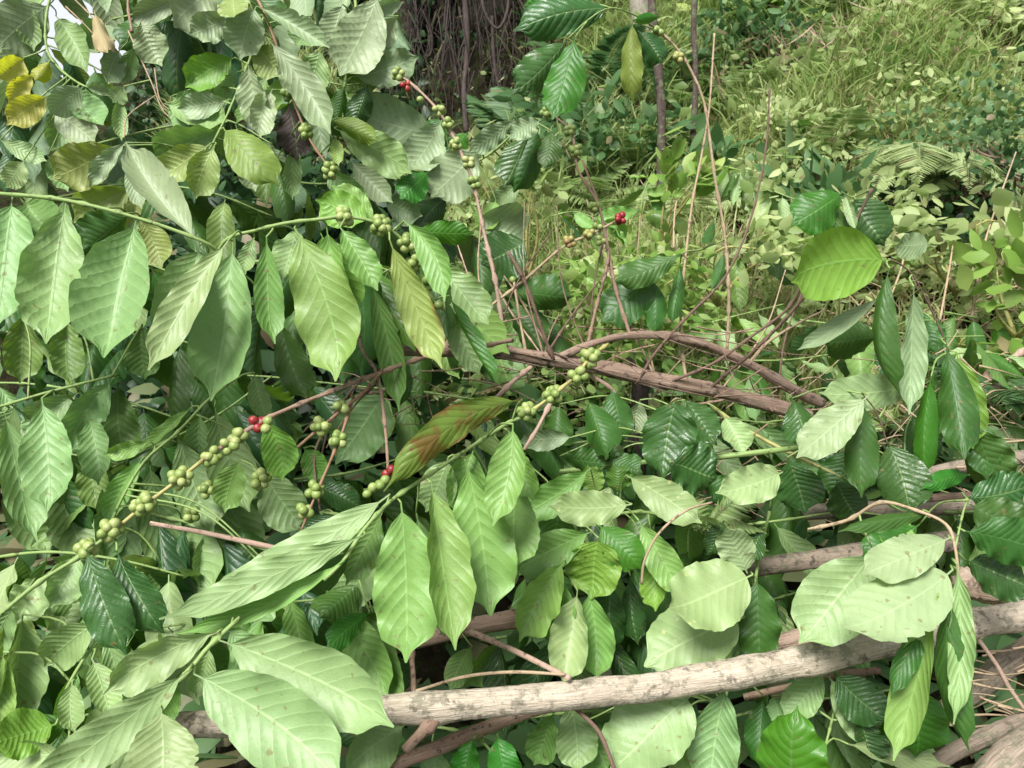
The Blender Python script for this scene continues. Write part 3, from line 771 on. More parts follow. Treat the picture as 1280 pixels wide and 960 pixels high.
for P in [[(822, 38, 1.38), (800, 22, 1.34), (764, 10, 1.30), (735, 25, 1.29), (709, 49, 1.29)], [(735, 25, 1.29), (719, 46, 1.28)], [(822, 38, 1.38), (800, 30, 1.36), (791, 26, 1.34)], [(764, 10, 1.30), (712, -6, 1.32)],
          [(905, 300, 1.45), (875, 312, 1.42), (852, 317, 1.40), (822, 345, 1.43)], [(852, 317, 1.40), (850, 330, 1.46)], [(1090, 236, 1.28), (1066, 246, 1.32), (1052, 240, 1.30)]]:
    tg = Tubes(); tg.add([at(*q) for q in P], .0016, .0011, sides=6, step=.01)
    link('leaf_stalk', tg.mesh('leaf_stalk', at(*P[0])), BM['green'], root, loc=at(*P[0]))

# ------------------------------------------------------------------ right hand shoots
coffee_branch('coffee sprig on the right with one big lime green leaf and narrow leaves hanging beneath',
    [([(1186, 440, 1.26), (1170, 400, 1.25), (1145, 350, 1.23), (1128, 332, 1.22), (1112, 324, 1.21)], 1.4, 1.2, 'darktwig')],
    [(1113, 325, 985, 352, 90, 'L', dict(side='u', fold=.2, roll=-.2, twist=.1, ragged=.01, wave=.02, p=.66, q=.66, D=1.20, curve=-.06)), (1102, 370, 994, 442, 24, 'W', dict(fold=.6, d=.03)), (1100, 420, 1032, 430, 58, 'E', dict(d=.07)),
     (1112, 335, 1116, 492, 32, 'E', dict(fold=.7, roll=.5, D=1.20)), (1142, 358, 1136, 518, 32, 'C', dict(fold=.6, roll=-.4, D=1.21)), (1150, 390, 1170, 440, 40, 'E', dict(d=.08)),
     (1182, 430, 1206, 574, 48, 'E', dict(fold=.5, wave=.12, D=1.22)), (1164, 470, 1156, 598, 30, 'B', dict(D=1.24, fold=.6)), (1213, 528, 1248, 618, 58, 'E', dict(D=1.27)), (1195, 440, 1215, 560, 40, 'B', dict(D=1.26, side='u')),
     (1225, 520, 1235, 600, 40, 'E', dict(D=1.3))], joins=True)

coffee_branch('coffee sprig with a long cream ribbed leaf and dark quilted leaves below the lime leaf',
    [([(1150, 610, 1.26), (1120, 580, 1.25), (1108, 550, 1.24), (1096, 516, 1.23), (1078, 492, 1.22)], 1.4, 1.1, 'darktwig')],
    [(1086, 494, 994, 574, 52, 'C', dict(D=1.20, fold=.15, corr=.024, roll=.1)), (1146, 482, 1020, 494, 46, 'P', dict(D=1.26, fold=.2)), (1080, 500, 1077, 622, 42, 'E', dict(D=1.22, fold=.3)),
     (1110, 552, 1137, 644, 64, 'D', dict(D=1.24, fold=.25, corr=.028)), (990, 498, 1008, 556, 42, 'D', dict(D=1.30, corr=.026)), (984, 572, 1006, 642, 58, 'D', dict(D=1.27, fold=.15)),
     (1212, 594, 1155, 610, 24, 'B', dict(D=1.25)), (1105, 575, 1080, 600, 34, 'B', dict(D=1.3)), (1140, 520, 1165, 580, 46, 'D', dict(D=1.36)), (1060, 560, 1040, 620, 50, 'E', dict(D=1.34)), (1046, 600, 1075, 650, 50, 'D', dict(D=1.3))])

coffee_branch('coffee shoot in the lower right with silvery pale and wavy hanging leaves before the log',
    [([(1010, 662, 1.10), (1060, 650, 1.08), (1100, 628, 1.05), (1145, 638, 1.02), (1182, 655, 1.0), (1194, 685, .98), (1198, 730, .97), (1195, 760, .97)], 2.4, 1.6, 'tan'),
     ([(1194, 685, .98), (1204, 640, 1.0), (1210, 625, 1.02)], 1.4, 1.2, 'green')],
    [(1188, 672, 1074, 722, 54, 'C', dict(D=.98, fold=.2, roll=.25)), (1191, 712, 1048, 794, 86, 'C', dict(D=.95, fold=.18, roll=.2, corr=.02, dt=-.05, p=.6)), (1092, 690, 1000, 806, 88, 'P', dict(D=1.03, fold=.25, corr=.022)),
     (1172, 745, 1121, 944, 46, 'G', dict(D=.93, fold=.6, roll=.3)), (1166, 765, 1112, 870, 28, 'E', dict(D=.95)), (1188, 742, 1206, 940, 40, 'E', dict(D=.94, fold=.6, roll=.4)), (1196, 705, 1194, 905, 32, 'U', dict(D=.95, side='u', fold=.6, wave=.16)),
     (1162, 641, 1050, 660, 20, 'E', dict(D=1.04, fold=.5, roll=.5)), (1150, 655, 1080, 700, 46, 'B', dict(D=1.1)),
     (1212, 630, 1300, 672, 62, 'E', dict(D=1.03)), (1206, 664, 1305, 690, 62, 'E', dict(D=.99, fold=.15)), (1207, 700, 1296, 738, 54, 'D', dict(D=1.01)), (1206, 622, 1292, 606, 50, 'D', dict(D=1.06, fold=.2)), (1130, 640, 1110, 690, 40, 'G', dict(D=1.09))])

# ------------------------------------------------------------------ the middle of the pile
coffee_branch('cut coffee branch with light ribbed leaves heaped just right of the long hanging ones',
    [([(960, 690, 1.34), (880, 660, 1.30), (800, 640, 1.26), (740, 655, 1.24), (700, 690, 1.22), (690, 760, 1.22)], 3.0, 2.2, 'green')],
    [(738, 585, 648, 645, 44, 'G', dict(D=1.20)), (790, 630, 686, 632, 46, 'S', dict(D=1.16, fold=.12, corr=.012)), (746, 616, 734, 580, 30, 'G', dict(D=1.25, p=.5)),
     (772, 616, 770, 580, 36, 'G', dict(D=1.24, side='t', p=.5)), (783, 594, 876, 656, 48, 'S', dict(D=1.17, fold=.3)), (740, 664, 640, 716, 50, 'G', dict(D=1.14)),
     (748, 672, 742, 746, 70, 'L', dict(D=1.13, side='u', fold=.15, corr=.026, p=.5, q=.5)), (748, 656, 802, 712, 50, 'B', dict(D=1.15, fold=.25)), (798, 650, 852, 746, 42, 'G', dict(D=1.15)),
     (806, 680, 822, 765, 38, 'B', dict(D=1.19, side='u')), (706, 700, 648, 800, 54, 'G', dict(D=1.13, fold=.9, wave=.16)), (690, 712, 688, 806, 50, 'G', dict(D=1.15)), (722, 738, 704, 856, 54, 'P', dict(D=1.14, fold=.8, wave=.1)),
     (735, 738, 744, 850, 48, 'G', dict(D=1.15, fold=.7, wave=.12)), (764, 730, 762, 820, 50, 'D', dict(D=1.2)), (788, 720, 798, 806, 34, 'D', dict(D=1.22)), (700, 620, 690, 680, 60, 'U', dict(D=1.24)), (660, 580, 640, 650, 50, 'U', dict(D=1.26)),
     (820, 700, 850, 730, 36, 'U', dict(D=1.22)), (720, 810, 735, 880, 40, 'U', dict(D=1.2)), (860, 690, 840, 740, 40, 'E', dict(D=1.26))])

coffee_branch('cut coffee branch with two very broad pale leaves flecked yellow just above the front log',
    [([(962, 640, 1.26), (950, 690, 1.22), (944, 725, 1.18), (934, 775, 1.16), (915, 840, 1.16), (905, 880, 1.15)], 2.4, 2.0, 'green')],
    [(941, 718, 834, 764, 88, 'S', dict(D=1.10, fold=.1, roll=.1, corr=.008, p=.45, q=.5)), (930, 772, 806, 834, 86, 'S', dict(D=1.12, fold=.12, corr=.008, p=.5, q=.5)), (934, 716, 906, 656, 46, 'C', dict(D=1.13, fold=.15, p=.5, q=.5)),
     (946, 722, 950, 834, 56, 'E', dict(D=1.15, fold=.3)), (955, 660, 938, 700, 30, 'D', dict(D=1.2)), (905, 650, 884, 694, 30, 'D', dict(D=1.2)), (866, 868, 764, 966, 98, 'P', dict(D=1.06, fold=.18, corr=.02, p=.5, q=.55)),
     (908, 858, 888, 990, 64, 'U', dict(D=1.05, fold=.4, corr=.026)), (712, 876, 722, 966, 54, 'U', dict(D=1.08)), (692, 890, 668, 955, 42, 'G', dict(D=1.10)), (735, 900, 760, 960, 50, 'G', dict(D=1.1)), (955, 870, 950, 960, 40, 'E', dict(D=1.1)), (845, 900, 860, 980, 40, 'G', dict(D=1.1)),
     (978, 590, 892, 618, 50, 'P', dict(D=1.18, p=.5))])

coffee_branch('coffee branch with cupped dark glossy leaves hanging just under the bare main branch',
    [([(905, 500, 1.47), (870, 505, 1.44), (842, 500, 1.40), (830, 540, 1.36), (838, 580, 1.33)], 2.2, 1.6, 'twig')],
    [(846, 498, 828, 600, 70, 'D', dict(D=1.28, fold=.25, roll=.2, p=.5, q=.6)), (838, 578, 898, 600, 66, 'D', dict(D=1.25, fold=.2, p=.45, q=.5)), (856, 500, 894, 556, 44, 'D', dict(D=1.34)), (716, 546, 648, 550, 28, 'W', dict(D=1.33)),
     (760, 570, 800, 590, 40, 'E', dict(D=1.36)), (800, 500, 790, 545, 30, 'W', dict(D=1.42)), (700, 570, 760, 580, 34, 'E', dict(D=1.36)), (700, 505, 690, 560, 44, 'E', dict(D=1.45)), (880, 600, 930, 620, 40, 'E', dict(D=1.36)), (905, 520, 930, 570, 36, 'P', dict(D=1.42))])

coffee_branch('coffee shoot at the bottom with a bright green leaf pointing up below the front log',
    [([(1010, 1010, 1.0), (990, 1000, .98), (975, 985, .97)], 2.2, 2.0, 'green'), ([(1010, 1010, 1.0), (1040, 900, 1.08), (1050, 838, 1.10)], 1.8, 1.4, 'green'), ([(1040, 900, 1.08), (1110, 900, 1.08), (1145, 880, 1.06)], 1.6, 1.4, 'green')],
    [(988, 1010, 994, 884, 92, 'L', dict(D=.97, side='t', fold=.25, p=.5, q=.85)), (1042, 842, 1112, 902, 56, 'D', dict(D=1.06, fold=.15)), (1036, 846, 1092, 930, 48, 'P', dict(D=1.08, fold=.15)),
     (1030, 838, 980, 900, 44, 'U', dict(D=1.1)), (1143, 852, 1148, 950, 76, 'B', dict(D=1.04, side='t', fold=.3)), (1100, 890, 1130, 930, 50, 'B', dict(D=1.07)), (1075, 900, 1090, 960, 44, 'D', dict(D=1.05)), (1060, 930, 1180, 958, 30, 'P', dict(D=1.03)), (965, 870, 975, 905, 26, 'U', dict(D=1.12))])

coffee_branch('coffee shoot with crinkled dark leaves in shadow under the left of the front log',
    [([(640, 990, 1.02), (600, 925, 1.08), (520, 905, 1.10), (440, 900, 1.10)], 2.2, 1.8, 'green')],
    [(508, 905, 428, 970, 60, 'U', dict(D=1.06, corr=.026)), (592, 922, 576, 990, 40, 'B', dict(D=1.05, wave=.09)), (622, 918, 640, 990, 44, 'B', dict(D=1.04, wave=.09, fold=.3)), (540, 930, 550, 990, 40, 'U', dict(D=1.07)), (450, 880, 440, 940, 50, 'E', dict(D=1.1)), (470, 905, 500, 960, 40, 'E', dict(D=1.1))])

# ------------------------------------------------------------------ upper left bush of wilted shoots
coffee_branch('wilting coffee branch high on the left with a fan of yellowing and olive leaves',
    [([(330, 20, 1.42), (312, 75, 1.38), (290, 130, 1.35), (275, 162, 1.33), (255, 200, 1.34)], 2.2, 1.6, 'green')],
    [(276, 162, 190, 200, 58, 'U', dict(D=1.36, side='u')), (262, 180, 198, 224, 40, 'Y', dict(D=1.30, fold=.3, roll=.3)), (268, 182, 242, 248, 42, 'Y', dict(D=1.31)), (279, 160, 348, 226, 54, 'Y', dict(D=1.29, side='t', fold=.25, corr=.026)),
     (148, 182, 66, 224, 58, 'Y', dict(D=1.30, fold=.2)), (157, 178, 112, 234, 24, 'W', dict(D=1.27, wave=.14, fold=.6)), (160, 205, 178, 262, 22, 'W', dict(D=1.3)), (165, 235, 92, 278, 50, 'Y', dict(D=1.33)), (185, 240, 130, 275, 40, 'Y', dict(D=1.35)),
     (293, 72, 232, 110, 44, 'B', dict(D=1.36, side='u')), (296, 90, 238, 125, 50, 'U', dict(D=1.39)), (286, 124, 222, 136, 34, 'W', dict(D=1.36)), (310, 80, 330, 170, 40, 'W', dict(D=1.33, fold=.7)), (300, 190, 320, 240, 34, 'W', dict(D=1.38, wave=.12)), (205, 130, 290, 160, 40, 'U', dict(D=1.4)),
     (215, 120, 255, 160, 50, 'U', dict(D=1.42))])

coffee_branch('wilting coffee branch at the top with long limp grey leaves and purple stemmed berries',
    [([(300, -40, 1.42), (325, 5, 1.38), (345, 55, 1.36), (362, 112, 1.34), (385, 170, 1.32), (408, 205, 1.31), (418, 222, 1.31)], 2.6, 1.8, 'ripe')],
    [(272, -14, 214, 34, 66, 'W', dict(D=1.36, wave=.1)), (286, 22, 236, 44, 40, 'W', dict(D=1.34, wave=.1)), (290, -8, 294, 24, 42, 'Y', dict(D=1.32)), (320, 8, 300, 76, 52, 'W', dict(D=1.32, fold=.6)), (322, 8, 416, 66, 28, 'W', dict(D=1.31, fold=.9)),
     (334, 48, 414, 168, 44, 'W', dict(D=1.29, fold=.6, curve=.04)), (316, 55, 352, 98, 44, 'Y', dict(D=1.33)), (350, 75, 380, 130, 44, 'W', dict(D=1.35)), (340, 112, 322, 176, 34, 'W', dict(D=1.33, fold=.6)), (360, 130, 372, 200, 44, 'N', dict(D=1.38, wave=.15)),
     (370, 180, 364, 250, 24, 'U', dict(D=1.36)), (420, 172, 424, 208, 18, 'O', dict(D=1.3)), (405, 210, 460, 270, 36, 'U', dict(D=1.36)), (345, 200, 360, 280, 30, 'E', dict(D=1.4)), (390, 20, 370, 60, 40, 'U', dict(D=1.4)), (310, -10, 350, 30, 40, 'E', dict(D=1.42))],
    [(360, 117, 5), (383, 165, 10), (413, 214, 20)])

coffee_branch('big coffee branch at the top with broad ribbed pale leaves facing the dark thicket',
    [([(440, -40, 1.52), (445, 30, 1.50), (432, 100, 1.48), (430, 150, 1.48), (470, 190, 1.50), (530, 215, 1.52), (600, 200, 1.55), (660, 150, 1.52)], 3.0, 2.0, 'green')],
    [(474, -8, 424, 96, 66, 'W', dict(D=1.44, corr=.03, fold=.25)), (428, 5, 412, 66, 44, 'W', dict(D=1.46)), (505, 3, 460, 16, 22, 'W', dict(D=1.5)), (498, 20, 460, 64, 36, 'W', dict(D=1.48, corr=.026)), (440, 96, 524, 70, 44, 'W', dict(D=1.46, fold=.4)),
     (420, 98, 474, 106, 42, 'E', dict(D=1.5, side='u')), (430, 108, 420, 150, 26, 'B', dict(D=1.48)), (460, 105, 442, 155, 34, 'D', dict(D=1.47, wave=.12)), (414, 150, 472, 176, 28, 'Y', dict(D=1.42, side='t')), (418, 160, 518, 216, 50, 'U', dict(D=1.44, fold=.3)),
     (550, 168, 438, 136, 66, 'W', dict(D=1.52, fold=.15, corr=.02)), (552, 150, 512, 216, 50, 'W', dict(D=1.5)), (600, 185, 538, 246, 64, 'W', dict(D=1.48, fold=.15, corr=.02)), (642, 150, 586, 190, 28, 'W', dict(D=1.5)), (676, 150, 636, 174, 28, 'W', dict(D=1.47)),
     (660, 164, 630, 234, 42, 'D', dict(D=1.5)), (674, 160, 644, 240, 46, 'E', dict(D=1.48)), (690, 164, 680, 210, 30, 'E', dict(D=1.5)), (438, 200, 492, 254, 34, 'W', dict(D=1.44)), (536, 214, 500, 248, 38, 'B', dict(D=1.46)), (480, 200, 470, 250, 40, 'D', dict(D=1.5)),
     (530, 150, 560, 175, 30, 'B', dict(D=1.56)), (585, 165, 560, 200, 30, 'B', dict(D=1.6)), (620, 250, 600, 290, 34, 'G', dict(D=1.56)), (560, 245, 520, 290, 44, 'D', dict(D=1.55)), (400, 60, 380, 120, 44, 'U', dict(D=1.54)), (480, 250, 530, 270, 40, 'W', dict(D=1.5)), (650, 230, 610, 270, 30, 'P', dict(D=1.58))])

coffee_branch('tangled coffee branch in the top left corner with yellow leaves and thin curling stalks',
    [([(90, -40, 1.50), (62, 0, 1.48), (60, 65, 1.46), (100, 105, 1.44), (142, 116, 1.44), (160, 150, 1.45)], 2.4, 1.6, 'green'), ([(160, 38, 1.44), (188, 100, 1.42), (205, 140, 1.41), (226, 152, 1.41)], 1.5, 1.0, 'tan'), ([(193, 85, 1.42), (200, 125, 1.41), (216, 140, 1.41)], 1.3, .9, 'tan'),
     ([(155, 172, 1.30), (160, 145, 1.34), (196, 118, 1.40)], 1.3, .9, 'tan'), ([(82, 8, 1.42), (110, 35, 1.42), (128, 58, 1.42)], 1.2, .8, 'tan'), ([(90, -4, 1.42), (118, 25, 1.42), (128, 50, 1.42)], 1.2, .8, 'tan'), ([(165, 40, 1.44), (160, 0, 1.46), (170, -40, 1.48)], 2.4, 1.8, 'twig')],
    [(22, -10, 42, 66, 30, 'U', dict(d=.02)), (62, 5, -6, 62, 64, 'W', dict(d=.04, fold=.1)), (30, 72, -6, 98, 34, 'V', dict(D=1.46)), (62, 76, 44, 100, 22, 'V', dict(D=1.44, side='t')), (60, 120, 8, 158, 36, 'V', dict(D=1.42)), (42, 92, 10, 130, 24, 'V', dict(D=1.46)),
     (104, 108, 60, 142, 36, 'W', dict(D=1.44)), (66, 136, 128, 184, 42, 'W', dict(D=1.46)), (150, 62, 132, 108, 32, 'W', dict(D=1.46)), (166, 58, 152, 104, 24, 'U', dict(D=1.45)), (118, 14, 134, 64, 26, 'K', dict(D=1.42, wave=.2, fold=.8)), (236, -4, 164, 28, 30, 'W', dict(D=1.46)),
     (176, 28, 204, 84, 44, 'W', dict(D=1.44, corr=.03)), (142, 116, 108, 108, 16, 'W', dict(D=1.42)), (155, 108, 140, 128, 24, 'P', dict(D=1.4)), (150, 120, 152, 176, 20, 'U', dict(D=1.41)), (100, 60, 130, 30, 40, 'U', dict(D=1.5)), (200, 20, 150, 60, 50, 'E', dict(D=1.52)), (0, 175, 60, 202, 24, 'P', dict(D=1.42)),
     (70, 20, 110, 90, 40, 'U', dict(D=1.52)), (120, 130, 60, 190, 44, 'U', dict(D=1.5)), (90, 110, 130, 160, 40, 'U', dict(D=1.48)), (30, 200, 5, 235, 30, 'P', dict(D=1.42)), (60, 195, 85, 240, 30, 'U', dict(D=1.45))])

# ------------------------------------------------------------------ logs and poles
def log(label, P, r0, r1, mat, knots=8, rough=.03, name='log', cat='log', group='cut poles in the pile', twigs=(), ends=True):
    """P in photograph pixels and depth; radii in millimetres"""
    o0 = at(*P[0])
    root = empty(name, o0, label, cat, group)
    t = Tubes(); t.add([at(*q) for q in P], r0 / 1000, r1 / 1000, sides=28, step=.006, noise=.05, knots=knots, rough=rough)
    link('bark', t.mesh('bark', o0), BM[mat], root, loc=o0)
    for (Q, a, b, m) in twigs:
        t = Tubes(); t.add([at(*q) for q in Q], a / 1000, b / 1000, sides=10, step=.008, noise=.06, rough=.03, nodes=.05)
        link('side_twig', t.mesh('side_twig', at(*Q[0])), BM[m], root, loc=at(*Q[0]))
    return root


log('long pale barked pole lying right across the front of the pile', [(120, 915, .98), (240, 906, .98), (480, 888, .99), (600, 879, 1.0), (720, 869, 1.01), (830, 856, 1.03), (920, 842, 1.04), (1010, 825, 1.06), (1110, 803, 1.08), (1200, 783, 1.10), (1330, 760, 1.13)],
    16, 20, 'log', knots=40, rough=.03, twigs=[([(548, 898, .985), (528, 915, .97), (506, 938, .955)], 6, 5.5, 'twig')])
log('thin knotted reddish pole slanting under the left half of the long pale pole', [(450, 985, 1.02), (500, 953, 1.04), (560, 930, 1.06), (620, 905, 1.08), (690, 880, 1.10), (760, 865, 1.12)], 9, 9, 'twig', knots=10)
log('split brown stick with a green stripe behind the tips of the long hanging leaves', [(390, 838, 1.16), (470, 812, 1.16), (560, 790, 1.17), (650, 772, 1.19)], 13, 14, 'branch', knots=5, twigs=[([(402, 836, 1.145), (450, 822, 1.142), (500, 808, 1.145)], 4.5, 4, 'green'), ([(512, 800, 1.155), (516, 840, 1.13), (517, 868, 1.10)], 4, 3, 'twig')])
log('bare twig propped from the split brown stick onto the long pale pole', [(578, 786, 1.14), (640, 812, 1.08), (712, 848, 1.0)], 4.5, 3.5, 'pinktwig', knots=0, name='stick', cat='stick', group='loose sticks')
log('thin pale twig arching over the left part of the long pale pole', [(520, 864, 1.01), (580, 846, 1.01), (640, 840, 1.01), (706, 843, 1.0)], 2.2, 1.8, 'tan', knots=0, name='stick', cat='stick', group='loose sticks')
log('dark jointed twig dropping steeply from the underside of the long pale pole', [(715, 882, 1.02), (745, 910, 1.01), (760, 940, 1.0), (775, 985, .99)], 2.8, 2.4, 'darktwig', knots=0, name='stick', cat='stick', group='loose sticks')
log('bare pinkish twig lying in front of the soft leaves left of the flat pale leaves', [(188, 654, 1.02), (250, 665, 1.02), (320, 680, 1.03), (356, 688, 1.04)], 2.8, 3.6, 'pinktwig', knots=0, name='stick', cat='stick', group='loose sticks')
log('thin curved brown stalk rising over the light leaves in the middle of the pile', [(802, 730, 1.13), (806, 700, 1.12), (825, 665, 1.11), (858, 638, 1.12), (890, 628, 1.15)], 2.0, 1.5, 'tan', knots=0, name='stick', cat='stick', group='loose sticks')
log('thin green stem lying level behind the dark glossy leaves right of the middle', [(700, 590, 1.42), (800, 578, 1.40), (890, 572, 1.38), (960, 564, 1.36), (1040, 555, 1.36)], 4.5, 5, 'green', knots=0, name='stick', cat='stick', group='loose sticks')
log('slim green stem slanting down from the main branch toward the right', [(890, 508, 1.50), (930, 535, 1.44), (985, 565, 1.38), (1060, 600, 1.34)], 3, 3, 'olive', knots=0, name='stick', cat='stick', group='loose sticks')
log('pale brown pole seen between dark leaves above the silvery leaves', [(930, 712, 1.30), (1010, 700, 1.31), (1090, 690, 1.33), (1190, 676, 1.36)], 15, 17, 'greylog', knots=10)
log('short thick pale pole end lying higher up between dark leaves', [(1005, 640, 1.45), (1060, 638, 1.46), (1120, 636, 1.47), (1200, 632, 1.49), (1300, 618, 1.52)], 15, 16, 'greylog', knots=10)
log('bleached pole at the right edge just below the hanging dark leaves', [(1150, 596, 1.62), (1200, 584, 1.62), (1290, 570, 1.63), (1360, 560, 1.65)], 15, 16, 'greylog', knots=8)
log('weathered pole farther back at the right edge with a forked twig above it', [(1195, 492, 1.95), (1240, 486, 1.97), (1300, 482, 2.0), (1380, 476, 2.05)], 14, 15, 'greylog', knots=8, twigs=[([(1222, 486, 1.95), (1245, 462, 1.95), (1290, 432, 1.96)], 9, 6, 'pinktwig')])
log('torn stump of shredded pinkish wood at the right edge above the long pale pole', [(1196, 728, 1.22), (1240, 738, 1.22), (1300, 745, 1.24), (1360, 752, 1.26)], 20, 22, 'wood', knots=4, rough=.16)
log('dark shaded pole in the gap beneath the silvery leaves', [(950, 812, 1.30), (1000, 800, 1.30), (1060, 788, 1.31), (1150, 770, 1.33)], 15, 16, 'branch', knots=5)
log('pale pole rising rightward in the dark gap below the right end of the long pole', [(1160, 905, 1.22), (1220, 862, 1.22), (1280, 815, 1.22), (1340, 770, 1.24)], 16, 17, 'greylog', knots=8)
log('pinkish pole in the lower right corner pointing down left', [(1150, 965, 1.08), (1210, 932, 1.08), (1290, 896, 1.09), (1350, 870, 1.10)], 11, 13, 'greylog', knots=5, rough=.04)
log('thick pale pole end filling the very lower right corner', [(1215, 1000, 1.0), (1260, 958, 1.02), (1330, 905, 1.05)], 22, 24, 'greylog', knots=8)
log('reddish stick sticking out between leaves beneath the right part of the long pole', [(930, 872, 1.16), (1000, 855, 1.15), (1030, 845, 1.15), (1100, 838, 1.14)], 5, 5, 'twig', knots=2, name='stick', cat='stick', group='loose sticks')
log('brown jointed stick lying level behind the silvery leaves', [(1120, 626, 1.30), (1170, 622, 1.30), (1230, 618, 1.31)], 6, 6, 'branch', knots=2, name='stick', cat='stick', group='loose sticks')
log('bent dry twig hooked below the right end of the long pale pole', [(1218, 792, 1.10), (1245, 830, 1.10), (1262, 860, 1.10), (1290, 900, 1.10)], 3, 2.5, 'pinktwig', knots=0, name='stick', cat='stick', group='loose sticks')
tb = Tubes()
for _ in range(60):
    x0, y0 = RNG.uniform(1160, 1330), RNG.uniform(770, 960); d = RNG.uniform(1.08, 1.3); L = RNG.uniform(30, 130); an = RNG.uniform(-.7, .5)
    tb.add([at(x0, y0, d), at(x0 + L * .5 * math.cos(an), y0 + L * .5 * math.sin(an) + RNG.uniform(-12, 8), d), at(x0 + L * math.cos(an), y0 + L * math.sin(an), d + RNG.uniform(-.05, .05))], RNG.uniform(.0008, .0022), .0008, sides=5, step=.02)
for _ in range(160):
    x0, y0 = RNG.uniform(800, 1330), RNG.uniform(440, 640); d = RNG.uniform(1.55, 2.0); L = RNG.uniform(20, 90); an = RNG.uniform(-.9, .9)
    tb.add([at(x0, y0, d), at(x0 + L * .5 * math.cos(an), y0 + L * .5 * math.sin(an) + RNG.uniform(-8, 8), d), at(x0 + L * math.cos(an), y0 + L * math.sin(an), d + RNG.uniform(-.1, .1))], RNG.uniform(.001, .0025), .001, sides=5, step=.02)
tag(link('dry_stems', tb.mesh('dry_stems'), BM['tan']), 'thin dry broken stems scattered between the poles and leaves', 'dry stems', kind='stuff')

# ------------------------------------------------------------------ the leafy branches deeper in the pile, dark leaves standing in for deep shade
POOL = []
for i in range(26):
    L = RNG.uniform(.14, .19)
    POOL.append((L, leaf_mesh(L, L * RNG.uniform(.32, .46), nu=34, nv=10, p=RNG.uniform(.56, .78), q=RNG.uniform(.52, .76), fold=RNG.uniform(.15, 1.0), bend=RNG.uniform(-.04, .12), curve=RNG.uniform(-.06, .06),
                              wave=RNG.uniform(.02, .10), corr=RNG.uniform(.012, .024), twist=RNG.uniform(-.6, .6), curl=RNG.uniform(0, .4), ragged=RNG.uniform(.012, .035))))
    POOL[-1][1].materials.append(LM['U'])


def pooled_leaf(parent, B, axis, normal, k, size=1.0):
    L, me = POOL[RNG.integers(len(POOL))]
    M = frame_matrix(B, axis, normal) @ Matrix.Scale(size, 4)
    o = link('leaf', me, None, parent, M=M)
    o.material_slots[0].link = 'OBJECT'; o.material_slots[0].material = LM[k]
    return o


def leafy(label, P, pairs, kinds, size=1.0, under=.42, hang=.8, stem='green', r=2.4, jitter=1.0):
    o0 = at(*P[0])
    root = empty('coffee_branch', o0, label, 'coffee branch', G_)
    t = Tubes(); C = t.add([at(*q) for q in P], r / 1000, r * .6 / 1000, sides=8, step=.01, noise=.06, nodes=.05)
    T = np.gradient(C, axis=0)
    for i in range(pairs):
        k = int((i + .6) / pairs * (len(C) - 1)); tan = nrm(T[k])
        lat = nrm(np.cross(tan, [0, 0, 1.0]))
        for sgn in (-1, 1):
            if RNG.random() < .08: continue
            ax = nrm(np.array([0, 0, -hang]) + sgn * lat * RNG.uniform(.25, .9) + tan * RNG.uniform(-.1, .6) + RNG.normal(0, .22, 3) * jitter)
            nh = nrm(np.array([0, -.75, .65]) + RNG.normal(0, .42, 3) * jitter)
            if RNG.random() < under: nh = -nh
            kk = kinds[RNG.integers(len(kinds))]
            pet = C[k] + ax * .004
            pooled_leaf(root, pet, ax, nh, kk, size * RNG.uniform(.75, 1.15))
    link('stem', t.mesh('stem', o0), BM[stem], root, loc=o0)
    return root


